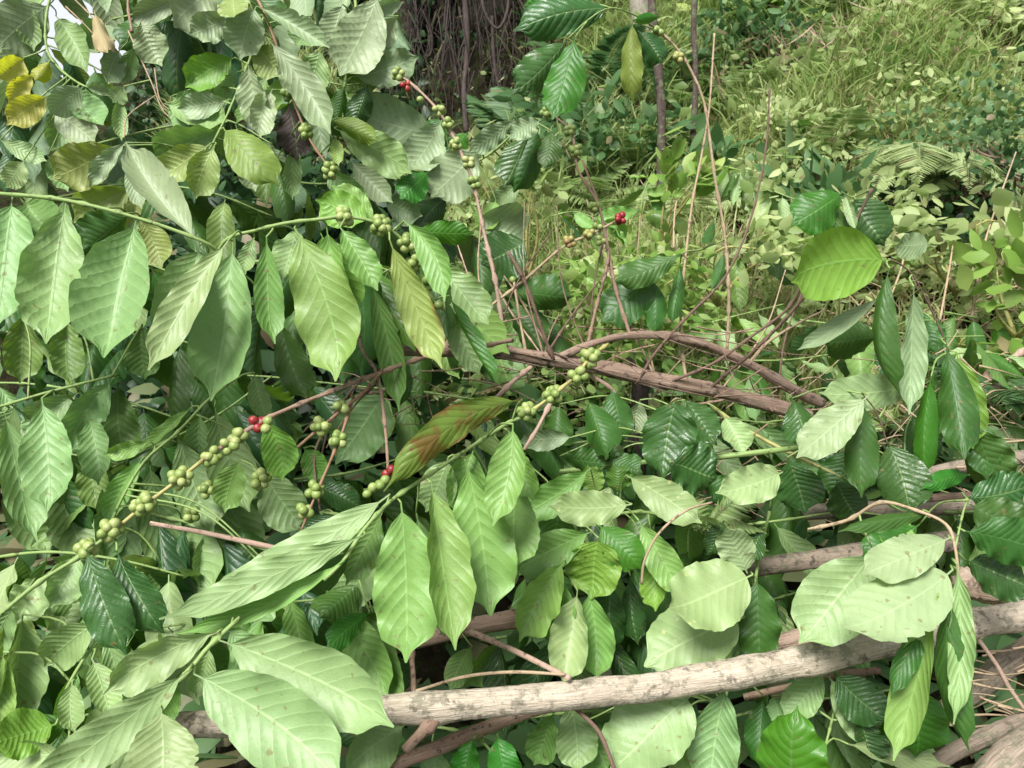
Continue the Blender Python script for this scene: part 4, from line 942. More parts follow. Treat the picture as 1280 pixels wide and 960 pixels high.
LEAFY = [
    ('shadowed coffee branch behind the row of broad pale leaves on the left', [(-40, 300, 1.30), (60, 290, 1.28), (160, 320, 1.26), (260, 360, 1.28)], 7, 'UUEE'),
    ('dark coffee branch filling the gap under the row of broad pale leaves', [(-40, 420, 1.30), (80, 410, 1.28), (200, 420, 1.26), (300, 450, 1.28)], 7, 'UEEE'),
    ('dull coffee branch low on the left edge beneath the shaded shoot', [(-60, 560, 1.22), (40, 560, 1.20), (150, 580, 1.20)], 6, 'UUE'),
    ('coffee branch whose soft leaves crowd behind the five berry clusters', [(110, 600, 1.22), (190, 560, 1.22), (270, 520, 1.24), (340, 470, 1.26)], 7, 'UUUG'),
    ('coffee branch of grey green leaves just above the lower left bud shoot', [(-30, 700, 1.06), (60, 690, 1.05), (150, 700, 1.06), (230, 720, 1.08)], 7, 'UUGP'),
    ('coffee branch of light leaves behind the lower left bud shoot', [(-20, 830, 1.0), (60, 800, 1.0), (150, 790, 1.01), (230, 780, 1.02)], 6, 'UUPG'),
    ('coffee branch in the bottom left corner under the flat pale leaf', [(-20, 930, .96), (80, 900, .96), (180, 880, .97)], 5, 'PUGL'),
    ('coffee branch of soft leaves behind the bare pinkish twig', [(180, 640, 1.16), (260, 660, 1.16), (340, 690, 1.17), (410, 700, 1.19)], 6, 'UUGE'),
    ('dark coffee branch beneath the long flat pale leaves', [(230, 770, 1.08), (310, 760, 1.09), (400, 750, 1.11), (470, 760, 1.14)], 6, 'UEEG'),
    ('dark coffee branch deep in the hollow left of the rusty olive leaf', [(360, 600, 1.36), (440, 590, 1.38), (540, 560, 1.40)], 5, 'EEU'),
    ('coffee branch behind the long drooping leaves with the two dense clusters', [(300, 330, 1.30), (380, 320, 1.28), (460, 330, 1.28), (540, 360, 1.30)], 7, 'UEGE'),
    ('coffee branch in the dark just left of the upright red tipped twig', [(470, 280, 1.60), (540, 270, 1.60), (600, 300, 1.60), (660, 340, 1.62)], 6, 'UEDW'),
    ('coffee branch with crowded leaves under the left end of the bare main branch', [(540, 420, 1.52), (590, 400, 1.54), (650, 390, 1.56), (700, 400, 1.58)], 6, 'EDUE'),
    ('coffee branch just under the bare main branch left of its dense berry clusters', [(530, 490, 1.50), (600, 500, 1.48), (680, 510, 1.50)], 5, 'EEU'),
    ('wilting coffee branch behind the fan of yellowing leaves', [(120, 180, 1.62), (200, 160, 1.60), (280, 150, 1.58), (340, 180, 1.58)], 7, 'WUUE'),
    ('dark coffee branch between the fan of yellowing leaves and the row of broad pale leaves', [(60, 250, 1.50), (160, 230, 1.50), (260, 240, 1.48), (340, 270, 1.48)], 7, 'EUEW'),
    ('wilting coffee branch behind the hazy tangle of the top left corner', [(90, 40, 1.75), (160, 20, 1.74), (240, 20, 1.72), (300, 50, 1.70)], 7, 'WUWU'),
    ('wilting coffee branch at the top edge behind the limp grey green leaves', [(260, -30, 1.70), (340, -30, 1.70), (420, -30, 1.72), (490, -10, 1.74)], 7, 'WUWE'),
    ('grey green coffee branch behind the purple stemmed cluster of berries', [(330, 90, 1.62), (390, 100, 1.60), (450, 110, 1.62)], 6, 'EUWE'),
    ('dark coffee branch below the purple stemmed cluster of berries', [(330, 220, 1.52), (400, 230, 1.52), (470, 220, 1.54), (530, 230, 1.56)], 6, 'EUEW'),
    ('coffee branch of pale leaves at the far left edge above the row of broad leaves', [(-60, 130, 1.70), (0, 160, 1.66), (60, 190, 1.62)], 5, 'WPU'),
    ('coffee branch of pale leaves behind the heap of light ribbed leaves', [(640, 620, 1.38), (720, 600, 1.38), (800, 600, 1.40), (880, 620, 1.42)], 7, 'UPGU'),
    ('coffee branch of light leaves half hidden under the heap of light ribbed leaves', [(640, 720, 1.30), (720, 700, 1.30), (800, 700, 1.31), (870, 720, 1.32)], 7, 'UGEE'),
    ('dark coffee branch behind the middle of the long pale pole', [(600, 800, 1.24), (690, 790, 1.24), (780, 790, 1.25), (860, 800, 1.26)], 6, 'EEUD'),
    ('coffee branch beneath the middle of the long pale pole', [(640, 900, 1.16), (720, 890, 1.16), (800, 890, 1.16), (880, 890, 1.18)], 6, 'EUUE'),
    ('coffee branch beneath the right part of the long pale pole', [(900, 900, 1.20), (980, 880, 1.20), (1060, 870, 1.21), (1130, 860, 1.22)], 6, 'EUDE'),
    ('dark coffee branch in the gap right of the two very broad flecked leaves', [(930, 760, 1.38), (1000, 740, 1.38), (1070, 730, 1.40)], 5, 'EDE'),
    ('dark glossy coffee branch lying over the pale brown pole', [(900, 660, 1.42), (980, 650, 1.42), (1060, 640, 1.44), (1140, 650, 1.46)], 6, 'DEUE'),
    ('coffee branch with mixed leaves under the dark quilted leaves', [(960, 590, 1.50), (1040, 600, 1.50), (1120, 600, 1.52), (1200, 620, 1.54)], 6, 'DEUP'),
    ('coffee branch of dark leaves at the right edge behind the silvery leaves', [(1180, 640, 1.40), (1250, 640, 1.40), (1330, 650, 1.42)], 5, 'DEDE'),
    ('fallen coffee branch behind the sprig with the lime green leaf', [(1000, 400, 1.80), (1080, 410, 1.80), (1160, 420, 1.82), (1230, 420, 1.84)], 6, 'DEUP'),
    ('fallen coffee branch on the ground right of the thick bare branch', [(860, 540, 1.72), (940, 530, 1.72), (1020, 520, 1.74)], 5, 'UEPD'),
    ('fallen coffee branch below the thick bare branch near its berry clusters', [(680, 560, 1.62), (760, 550, 1.62), (840, 560, 1.64)], 5, 'EEUD'),
]
for lab, P, n, kinds in LEAFY: leafy(lab, P, n, kinds)
for lab, P, n, kinds in [
    ('dim coffee branch deep behind the left half of the row of broad pale leaves', [(-60, 350, 1.62), (60, 340, 1.60), (180, 350, 1.60), (280, 380, 1.60)], 8, 'EEUE'),
    ('dim coffee branch deep behind the long drooping leaves of the two dense clusters', [(280, 390, 1.62), (370, 370, 1.60), (470, 380, 1.62), (560, 410, 1.64)], 8, 'EEUE'),
    ('dim coffee branch deep behind the reddish fruiting branch', [(220, 470, 1.56), (320, 470, 1.56), (420, 480, 1.58), (520, 490, 1.60)], 8, 'EEUE'),
    ('dim coffee branch deep behind the shaded shoot at the left edge', [(-60, 480, 1.56), (40, 480, 1.54), (150, 500, 1.54), (240, 530, 1.56)], 8, 'EEUE'),
    ('dim coffee branch deep below the rusty olive leaf', [(420, 620, 1.56), (520, 600, 1.56), (620, 600, 1.58), (700, 610, 1.60)], 7, 'EEUE'),
    ('dim coffee branch deep behind the middle of the reddish twig clusters', [(560, 330, 1.80), (620, 360, 1.80), (690, 390, 1.82)], 6, 'EEUE'),
    ('pale wilting coffee branch across the bright gap in the top left corner', [(-60, 20, 1.60), (0, 40, 1.58), (70, 60, 1.58), (130, 90, 1.60)], 7, 'WUPY'),
    ('grey green wilting coffee branch at the left edge below the yellow leaves', [(-70, 90, 1.66), (0, 110, 1.64), (80, 140, 1.64), (160, 150, 1.66)], 7, 'WUUW'),
    ('wilting coffee branch drooping from the top edge left of the limp grey leaves', [(-20, -60, 1.74), (60, -50, 1.72), (150, -40, 1.70), (240, -40, 1.70)], 8, 'WUEW')]: leafy(lab, P, n, kinds, under=.6)
for lab, P, n, kinds in [
    ('fallen coffee branch of pale drooping leaves seen through the arch of the bare branch', [(700, 450, 1.80), (790, 440, 1.78), (880, 455, 1.78), (950, 470, 1.80)], 7, 'PUGE'),
    ('fallen coffee branch of mixed leaves on the ground behind the dark cupped leaves', [(800, 510, 1.70), (880, 520, 1.70), (970, 530, 1.72)], 6, 'PUEG')]: leafy(lab, P, n, kinds, size=.8, hang=.5, under=.6)
FAR = [
    ('wilted leafy branch hanging limp among the weeds left of the lime green leaf', [(905, 208, 2.45), (930, 214, 2.4), (955, 222, 2.4)], 5, 'PPPC', .8),
    ('second wilted leafy branch hanging limp just above the lime green leaf', [(960, 236, 2.25), (985, 246, 2.2), (1012, 256, 2.2)], 4, 'PPPU', .7),
    ('fallen coffee branch with pale leaves spread flat behind the upright twigs', [(700, 330, 2.3), (770, 320, 2.35), (850, 330, 2.4)], 6, 'PUGP', .8),
    ('fallen coffee branch with light leaves between the two upright tan twigs', [(830, 420, 2.1), (900, 400, 2.1), (980, 380, 2.15)], 6, 'PUGE', .8),
    ('fallen coffee branch with blue green leaves above the crossing dark twigs', [(910, 320, 2.4), (970, 310, 2.4), (1040, 300, 2.45)], 6, 'DUPE', .9),
    ('coffee branch with vivid leaves on the ground at the right edge', [(1180, 390, 2.2), (1240, 400, 2.2), (1310, 410, 2.2)], 5, 'GBPL', .8),
    ('coffee branch of scattered pale leaves between the bare branch and the lime leaf', [(900, 450, 1.95), (980, 450, 1.95), (1060, 440, 2.0)], 6, 'PEUG', .8),
    ('upright coffee seedling with blue green leaves on the hillside right of the tan twigs', [(985, 200, 3.6), (990, 170, 3.6), (1000, 150, 3.6)], 4, 'PWUP', .9),
    ('coffee seedling with light leaves just behind the red berries', [(800, 270, 2.7), (805, 240, 2.7), (815, 215, 2.75)], 4, 'GLPG', .9),
    ('low leafy shoot with vivid leaves between the upright fruiting twigs', [(690, 270, 2.4), (720, 265, 2.4), (760, 280, 2.4)], 4, 'GUGP', .8),
    ('fallen leafy branch with drab leaves right of the hanging cream leaf', [(1150, 450, 1.9), (1220, 440, 1.9), (1290, 450, 1.95)], 5, 'UPGE', .7),
    ('leafy shoot with pale leaves against the weathered pole at the right edge', [(1180, 530, 1.8), (1240, 530, 1.8), (1310, 540, 1.85)], 5, 'UPGU', .7),
]
for lab, P, n, kinds, s in FAR: leafy(lab, P, n, kinds, size=s, hang=1.3 if 'limp' in lab else .45, under=.7)
# one round pale leaf by itself
o, _ = hero_leaf(None, (1162, 304, 1116, 308, 34, 'C', dict(D=1.9, p=.5, q=.5, fold=.1)), 1.9)
o.name = 'leaf'; tag(o, 'single round cream leaf lying in front of the dark hollow in the bank', 'leaf')

# ================================================================== THE GROUND
YK = [-6, .6, 1.3, 2.0, 2.63, 3.4, 4.4, 5.3, 6.3, 8.0, 11, 16, 40]
ZK = [.0, .15, .30, .58, .84, 1.03, 1.32, 1.78, 2.5, 3.9, 6.2, 9.0, 16]


def sst(x, a, b):
    t = np.clip((x - a) / (b - a), 0, 1); return t * t * (3 - 2 * t)


def wob(x, y):
    return (.06 * np.sin(2.1 * x + 1.3 * y) + .05 * np.sin(3.7 * x - 2.9 * y + 1) + .03 * np.sin(7.3 * x + 5.1 * y + 2) + .02 * np.sin(13 * x - 11 * y))


def ground_z(x, y):
    x = np.asarray(x, float); y = np.asarray(y, float)
    z = np.interp(y, YK, ZK)
    k = .22 * sst(y, 7.5, 14)
    left = sst(x / np.maximum(y, 1.2) - k, -.54, -.34)
    z = .05 + (z - .05) * (.04 + .96 * left)
    z = z + .30 * sst(x, .6, 2.4) * sst(y, 2.3, 4.0) + .35 * sst(x, 1.2, 3.2) * sst(y, 4.0, 5.0)
    # a gully under the thicket
    z = z - .45 * np.exp(-((x + .45) / .75) ** 2) * sst(y, 3.6, 5.0) * (1 - sst(y, 6.6, 7.4))
    return z + wob(x, y) * sst(y, 1.0, 3.0) * np.clip(y / 4, .3, 3)


def ground_hit(px, py):
    d = nrm(FWD + (px - 640) / FPX * RIGHT - (py - 480) / FPX * UP)
    t = 1.2
    while t < 40:
        p = CAM + d * t
        if p[2] < ground_z(p[0], p[1]): return np.array([p[0], p[1], float(ground_z(p[0], p[1]))])
        t += .02
    p = CAM + d * 8; return np.array([p[0], p[1], float(ground_z(p[0], p[1]))])


# one sheet, fine near the camera, reaching far away
ax_ = np.concatenate([[-400, -120, -40, -16, -9], np.linspace(-6, 6, 121), [9, 16, 40, 120, 400]])
ay_ = np.concatenate([[-300, -80, -20, -6], np.linspace(-3, 9, 121), np.linspace(9.5, 18, 18), [24, 40, 90, 250, 600]])
X, Y = np.meshgrid(ax_, ay_, indexing='ij')
Z = ground_z(X, np.minimum(Y, 40))
Z = np.where(np.hypot(X, Y) > 60, np.minimum(Z, 17), Z)
nx, ny = X.shape
i = np.arange(nx - 1)[:, None]; j = np.arange(ny - 1)[None, :]
a = i * ny + j
gm = mesh_from('ground', np.stack([X, Y, Z], -1).reshape(-1, 3), np.stack([a, a + ny, a + ny + 1, a + 1], -1).reshape(-1, 4))
N = NT('soil_and_moss'); tc = N.n('TexCoord'); ob = tc.outputs['Object']
c = N.ramp(N.noise(ob, 9, 6, .65), [(.30, (.010, .009, .006)), (.47, (.028, .024, .014)), (.58, (.035, .05, .018)), (.74, (.10, .14, .05))])
c = N.mix(N.sstep(N.noise(ob, 1.6, 3), .55, .68), c, (.05, .04, .028))
c = N.mix(N.sstep(N.noise(ob, 60, 4), .55, .7), c, (.05, .04, .03))
b = N.n('Bump'); b.inputs['Strength'].default_value = .9; b.inputs['Distance'].default_value = .03; N.l(N.noise(ob, 40, 6, .7), b.inputs['Height'])
p = N.n('BsdfPrincipled'); N.l(c, p.inputs['Base Color']); p.inputs['Roughness'].default_value = 1; p.inputs['Specular IOR Level'].default_value = 0; N.l(b.outputs[0], p.inputs['Normal']); N.l(p.outputs[0], N.out.inputs[0])
tag(link('ground', gm, N.m), kind='structure')


# ------------------------------------------------------------------ small foliage as point clouds of real leaves
def tone_material(name, c_lo, c_mid, c_hi, rough=.5, trans=.3):
    N = NT(name)
    at_ = N.n('Attribute', attribute_name='tone'); sp = N.n('SeparateColor'); N.l(at_.outputs['Color'], sp.inputs[0])
    c = N.ramp(sp.outputs[0], [(.0, c_lo), (.5, c_mid), (1.0, c_hi)])
    c = N.mix(N.math('MULTIPLY', sp.outputs[1], .9), c, (.27, .20, .12))
    tc = N.n('TexCoord')
    c = N.mix(.2, c, N.mix(N.noise(tc.outputs['Object'], 90, 2), (.02, .04, .01), (.22, .30, .10)), 'OVERLAY')
    p = N.n('BsdfPrincipled'); N.l(c, p.inputs['Base Color']); p.inputs['Roughness'].default_value = rough; p.inputs['Specular IOR Level'].default_value = .4
    t = N.n('BsdfTranslucent'); h = N.n('HueSaturation'); N.l(c, h.inputs['Color']); h.inputs['Value'].default_value = 1.5; N.l(h.outputs[0], t.inputs['Color'])
    m = N.n('MixShader'); m.inputs[0].default_value = trans; N.l(p.outputs[0], m.inputs[1]); N.l(t.outputs[0], m.inputs[2]); N.l(m.outputs[0], N.out.inputs[0])
    return N.m


GM = {'grass': tone_material('grass_blades', (.13, .23, .05), (.37, .46, .17), (.60, .64, .34), trans=.48),
      'weed': tone_material('weed_leaves', (.10, .20, .04), (.32, .43, .15), (.58, .63, .34), trans=.45),
      'fern': tone_material('fern_fronds', (.10, .20, .05), (.26, .37, .13), (.54, .60, .34), trans=.4),
      'dark': tone_material('shade_dark_foliage', (.012, .035, .012), (.03, .08, .025), (.07, .15, .045), trans=.2),  # leaf colour darkened to stand in for shade
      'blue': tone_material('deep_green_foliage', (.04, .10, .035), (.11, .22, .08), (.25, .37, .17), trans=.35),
      'lime': tone_material('light_green_foliage', (.12, .25, .03), (.24, .38, .08), (.42, .52, .16)),
      'dead': tone_material('dead_fronds', (.14, .08, .06), (.28, .18, .13), (.45, .33, .24), trans=.1)}


def perp(A, rng=RNG):
    r = rng.normal(size=A.shape); r -= (r * A).sum(1)[:, None] * A
    return r / (np.linalg.norm(r, axis=1)[:, None] + 1e-9)


def nrows(A): return A / (np.linalg.norm(A, axis=1)[:, None] + 1e-9)


def leaf_cloud(P, A, Nn, L, W, tone, fold=.25, droop=.2):
    """pointed two-sided leaves with a folded midrib: 3 rows of 3 vertices and two ends"""
    n = len(P); A = nrows(A); Nn = nrows(Nn - (Nn * A).sum(1)[:, None] * A); S = np.cross(A, Nn)
    L = np.broadcast_to(L, n)[:, None]; W = np.broadcast_to(W, n)[:, None] / 2
    vs = [P]
    for f, wf in ((.28, .85), (.55, 1.0), (.8, .6)):
        c = P + A * L * f - Nn * L * droop * f * f
        vs += [c - S * W * wf - Nn * W * fold * wf, c, c + S * W * wf - Nn * W * fold * wf]
    vs.append(P + A * L - Nn * L * droop)
    V = np.stack(vs, 1)
    T = np.array([[0, 2, 1], [0, 3, 2], [1, 2, 5], [1, 5, 4], [2, 3, 6], [2, 6, 5], [4, 5, 8], [4, 8, 7], [5, 6, 9], [5, 9, 8], [7, 8, 10], [8, 9, 10]])
    F = (np.arange(n)[:, None, None] * 11 + T[None]).reshape(-1, 3)
    col = np.repeat(np.concatenate([tone, np.ones((n, 2))], 1)[:, None, :], 11, 1) if tone.shape[1] == 2 else np.repeat(tone[:, None, :], 11, 1)
    return V.reshape(-1, 3), F, col.reshape(-1, 4)


def blades(P, H, W, lean, tone, curl=.5):
    n = len(P); th = RNG.uniform(0, 6.28, n); D = np.stack([np.cos(th), np.sin(th), np.zeros(n)], 1)
    D = nrows(D + lean); S = np.cross(D, np.array([0, 0, 1.0])); S = nrows(S)
    H = H[:, None]; W = W[:, None]; cu = RNG.uniform(.2, 1.0, n)[:, None] * curl
    vs = []
    for f, wf in ((0, .8), (.33, 1), (.66, .75), (.9, .35)):
        c = P + np.array([0, 0, 1.0]) * H * f * (1 - .55 * cu * f) + D * H * (cu * f * f * 1.1 + .08 * f)
        vs += [c - S * W * wf / 2, c + S * W * wf / 2]
    f = 1.0; vs.append(P + np.array([0, 0, 1.0]) * H * f * (1 - .6 * cu) + D * H * (cu * 1.15 + .08))
    V = np.stack(vs, 1)
    T = np.array([[0, 1, 3], [0, 3, 2], [2, 3, 5], [2, 5, 4], [4, 5, 7], [4, 7, 6], [6, 7, 8]])
    F = (np.arange(n)[:, None, None] * 9 + T[None]).reshape(-1, 3)
    col = np.repeat(np.concatenate([tone, np.ones((n, 2))], 1)[:, None, :], 9, 1)
    return V.reshape(-1, 3), F, col.reshape(-1, 4)


def tones(n, mid=.5, sp=.2, dry=.06, P=None):
    t = RNG.normal(mid, sp, n)
    if P is not None: t = t + .18 * np.sin(P[:, 0] * 2.3 + P[:, 1] * 1.7) + .12 * np.sin(P[:, 0] * 5.1 - P[:, 1] * 4.3)
    return np.stack([np.clip(t, 0, 1), (RNG.random(n) < dry) * RNG.uniform(.4, 1, n)], 1)


def scatter(n, x0, x1, y0, y1, dens=None):
    out = []
    while sum(len(o) for o in out) < n:
        x = RNG.uniform(x0, x1, n); y = RNG.uniform(y0, y1, n)
        m = (np.abs(x) < y * .70 + .3) & (x > -.50 * y)
        if dens is not None: m &= RNG.random(n) < dens(x, y)
        m &= (x > -.13 * y) | (y > 4.4)
        out.append(np.stack([x[m], y[m], ground_z(x[m], y[m]) - .01], 1))
    return np.vstack(out)[:n]


def shade_gap(x, y):       # no grass in the dark gully below the thicket
    return 1 - .96 * np.exp(-((x + .40) / .95) ** 4) * (y > 4.2)


clump = lambda x, y: np.clip(.55 + .6 * np.sin(x * 3.1 + np.sin(y * 2.3) * 2) * np.sin(y * 3.7 + 1), .08, 1) * shade_gap(x, y)
P = scatter(50000, -2.2, 6, 3.9, 9.5, clump)
V, F, Cc = blades(P, RNG.uniform(.15, .50, len(P)), RNG.uniform(.006, .014, len(P)), np.array([0, -.5, 0]), tones(len(P), .5, .2, .12, P), .8)
tag(link('grass', mesh_from('grass', V, F, True, None, Cc), GM['grass']), 'long arching green grass covering the upper hillside', 'grass', kind='stuff')
P = scatter(34000, -1.5, 5, 2.1, 5.8, lambda x, y: np.clip(.5 + .5 * np.sin(x * 4 + y * 2), .1, 1) * shade_gap(x, y))
V, F, Cc = blades(P, RNG.uniform(.07, .32, len(P)), RNG.uniform(.004, .009, len(P)), np.array([0, -.3, 0]), tones(len(P), .6, .2, .38, P), .8)
tag(link('grass', mesh_from('grass', V, F, True, None, Cc), GM['grass']), 'short thin grass and straw between the weeds on the lower slope', 'grass', kind='stuff')
P = scatter(26000, -1.5, 5.5, 1.9, 6.0, lambda x, y: np.clip(.6 + .5 * np.sin(x * 2.7 - y * 3.3) * np.sin(x * 1.3 + y * 2.1), .1, 1) * shade_gap(x, y))
P[:, 2] += RNG.uniform(0, .16, len(P))
A = RNG.normal(size=(len(P), 3)) * [1, 1, .45] + [0, -.25, .1]; Nn = RNG.normal(size=(len(P), 3)) * .9 + [0, -.4, .8]
sz = RNG.uniform(.014, .058, len(P)) * RNG.choice([1, 1, 1, 1.5], len(P))
V, F, Cc = leaf_cloud(P, A, Nn, sz, sz * RNG.uniform(.3, .6, len(P)), tones(len(P), .5, .28, .10, P))
tag(link('ground_cover', mesh_from('ground_cover', V, F, True, None, Cc), GM['weed']), 'small leafy creepers and weeds mixed over the slope', 'ground cover', kind='stuff')
P = scatter(14000, -1, 6, 4.0, 9, lambda x, y: np.clip(.5 + .6 * np.sin(x * 1.9 + y * 1.1) * np.sin(x * .9 - y * 2.7), .06, 1) * shade_gap(x, y))
P[:, 2] += RNG.uniform(.02, .40, len(P))
sz = RNG.uniform(.03, .11, len(P))
V, F, Cc = leaf_cloud(P, RNG.normal(size=(len(P), 3)) * [1, 1, .5] + [0, -.3, -.1], RNG.normal(size=(len(P), 3)) * .8 + [0, -.5, .8], sz, sz * RNG.uniform(.25, .55, len(P)), tones(len(P), .55, .25, .08, P))
tag(link('ground_cover', mesh_from('ground_cover', V, F, True, None, Cc), GM['weed']), 'leafy weeds and vines growing through the long grass of the upper hillside', 'ground cover', kind='stuff')
n = 9000  # dark leaves added so the gaps behind the pile look shaded
y = RNG.uniform(2.0, 7.0, n); x = RNG.uniform(-.62, -.10, n) * y
P = np.stack([x, y, ground_z(x, y) + RNG.uniform(0, .22, n)], 1)
sz = RNG.uniform(.05, .13, n)
V, F, Cc = leaf_cloud(P, RNG.normal(size=(n, 3)) + [0, 0, .1], RNG.normal(size=(n, 3)) * .7 + [0, -.4, .9], sz, sz * .5, tones(n, .4, .25, .05))
tag(link('undergrowth', mesh_from('undergrowth', V, F, True, None, Cc), GM['dark']), 'undergrowth coloured dark as shade on the slope behind the left half of the pile', 'undergrowth', kind='stuff')
# fallen leaves low in the pile: the dark floor under the branches
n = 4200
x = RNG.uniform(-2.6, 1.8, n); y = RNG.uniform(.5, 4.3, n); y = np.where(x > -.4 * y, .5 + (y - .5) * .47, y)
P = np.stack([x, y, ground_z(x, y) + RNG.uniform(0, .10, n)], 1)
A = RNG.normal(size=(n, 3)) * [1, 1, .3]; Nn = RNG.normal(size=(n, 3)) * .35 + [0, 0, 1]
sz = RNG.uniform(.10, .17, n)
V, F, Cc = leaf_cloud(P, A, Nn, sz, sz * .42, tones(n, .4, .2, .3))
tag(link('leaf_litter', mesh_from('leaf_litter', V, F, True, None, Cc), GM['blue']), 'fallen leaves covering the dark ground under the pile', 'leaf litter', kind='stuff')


# ------------------------------------------------------------------ ferns
def frond_mesh(L, pairs, tone_mid, arch=.5, wid=.34):
    s = np.linspace(0, 1, 24); C = np.stack([np.zeros(24), L * s * (1 - .25 * arch * s), L * arch * (s * .75 - s * s * .95)], 1)
    t = Tubes(); t.add(C[::3], .0035, .0008, sides=5, step=.03)
    Vt, Ft = np.vstack(t.V), t.F
    f = np.linspace(.10, .985, pairs); f = np.repeat(f, 2); sg = np.tile([-1, 1], pairs)
    Pp = np.stack([np.interp(f, s, C[:, k]) for k in range(3)], 1)
    prof = np.clip(np.sin(np.pi * np.clip(f, .02, 1) ** .65), .06, 1)
    A = np.stack([sg * 1.0, .45 + 0 * f, -.12 + 0 * f], 1) + RNG.normal(0, .06, (len(f), 3))
    Nn = np.tile([0, -.15, 1.0], (len(f), 1)) + RNG.normal(0, .12, (len(f), 3))
    V, F, Cc = leaf_cloud(Pp, A, Nn, L * wid * prof * RNG.uniform(.85, 1.1, len(f)), L * .034, tones(len(f), tone_mid, .12, .03), droop=.22)
    F = [tuple(q) for q in F] + [tuple(k + len(V) for k in q) for q in Ft]
    return mesh_from('frond', np.vstack([V, Vt]), F, True, None, np.vstack([Cc, np.tile([tone_mid, .3, 1, 1], (len(Vt), 1))]))


FR = {}
for kind_, mid_ in (('pale', .85), ('mid', .55), ('deep', .4)):
    FR[kind_] = [frond_mesh(RNG.uniform(.5, .6), int(RNG.integers(36, 46)), mid_, RNG.uniform(.3, .8), RNG.uniform(.26, .36)) for _ in range(4)]
    for m_ in FR[kind_]: m_.materials.append(GM['fern'] if kind_ != 'deep' else GM['blue'])


def fern(px, py, kind, n, size, label, d=None, spread=(0, 360), tilt=(.25, .9)):
    g = ground_hit(px, py) if d is None else at(px, py, d)
    root = empty('fern', g, label, 'fern', 'ferns on the hillside')
    for i in range(n):
        az = R(spread[0] + (spread[1] - spread[0]) * (i + RNG.uniform(.1, .9)) / n); el = RNG.uniform(*tilt)
        ax = np.array([math.cos(az) * math.cos(el), math.sin(az) * math.cos(el), math.sin(el)])
        M = frame_matrix(g + [0, 0, .02], ax, np.array([0, 0, 1.0]) - .0 * ax) @ Matrix.Scale(size * RNG.uniform(.8, 1.15), 4)
        link('frond', FR[kind][RNG.integers(4)], None, root, M=M)


fern(1140, 195, 'pale', 5, .66, 'large pale arching fern spilling down the bank above the lime green leaf', d=2.95, spread=(190, 330), tilt=(-.5, -.05))
fern(1190, 205, 'pale', 4, .6, 'pale feathery fern drooping right of the large arching fern', d=2.9, spread=(180, 320), tilt=(-.6, -.1))
fern(715, 262, 'mid', 7, 1.0, 'green fern behind the upright fruiting twigs just below the shiny leaves')
fern(672, 275, 'mid', 6, .9, 'green fern left of the twig with red berries, low behind the leaves')
fern(780, 235, 'mid', 6, .9, 'fern at the foot of the thin trunks')
fern(745, 150, 'deep', 6, 1.2, 'deep green fern just right of the shiny hanging leaf')
fern(860, 215, 'mid', 5, 1.0, 'fern between the thin trunks and the crossed tan twigs')
fern(935, 165, 'mid', 6, 1.0, 'upright fern right of the crossed tan twigs')
fern(905, 105, 'deep', 6, 1.1, 'small round topped fern high behind the crossed tan twigs')
fern(1005, 60, 'mid', 6, 1.2, 'fern in the long grass at the top of the hillside')
fern(1250, 60, 'pale', 6, 1.0, 'pale fern near the grey stump')
fern(760, 300, 'mid', 6, .75, 'short fern right behind the red berries')
fern(870, 290, 'pale', 5, .7, 'small pale fern between the two tan twigs')
fern(650, 200, 'deep', 6, 1.1, 'deep green fern at the foot of the dark thicket')
fern(820, 130, 'deep', 5, 1.1, 'dark fern beside the thin trunks higher up')
fern(1030, 215, 'mid', 5, .8, 'fern among the upright pale leaves on the slope')
fern(1240, 520, 'deep', 5, .5, 'tiny fern sprouting under the bleached pole at the right edge', d=1.75)
fern(875, 680, 'mid', 6, .22, 'little feathery weed tuft beside the round cream leaf in the pile', d=1.24)


# ------------------------------------------------------------------ bushes and weeds
def bush(px, py, label, mat, n, rx, rz, leaf, name='bush', cat='bush', group='bushes on the hillside', d=None, dry=.04, mid=.5, aspect=.5, stems=5, sm='olive', up=.0):
    g = ground_hit(px, py) if d is None else at(px, py, d)
    root = empty(name, g, label, cat, group)
    cl = RNG.normal(size=(max(5, n // 45), 3)) * [rx * .5, rx * .5, rz * .32] + [0, 0, rz * .55]
    P = cl[RNG.integers(len(cl), size=n)] + RNG.normal(size=(n, 3)) * [rx * .22, rx * .22, rz * .16]
    P[:, 2] = np.abs(P[:, 2]) + .01
    A = nrows(P - [0, 0, rz * .3]) + RNG.normal(0, .6, (n, 3)) + [0, -.2, up - .1]; Nn = RNG.normal(0, .85, (n, 3)) + [0, -.45, .8]
    sz = RNG.uniform(.65, 1.25, n) * leaf
    V, F, Cc = leaf_cloud(P, A, Nn, sz, sz * aspect * RNG.uniform(.8, 1.2, n), tones(n, mid, .2, dry))
    link('foliage', mesh_from('foliage', V, F, True, None, Cc), GM[mat], root, loc=g)
    t = Tubes()
    for i in range(stems):
        e = cl[i % len(cl)]
        t.add([g + [0, 0, -.05], g + e * .5 + RNG.normal(0, .03, 3), g + e * 1.05], .006 + .004 * rz, .002, sides=6, step=.03)
    link('stems', t.mesh('stems', g), BM[sm], root, loc=g)


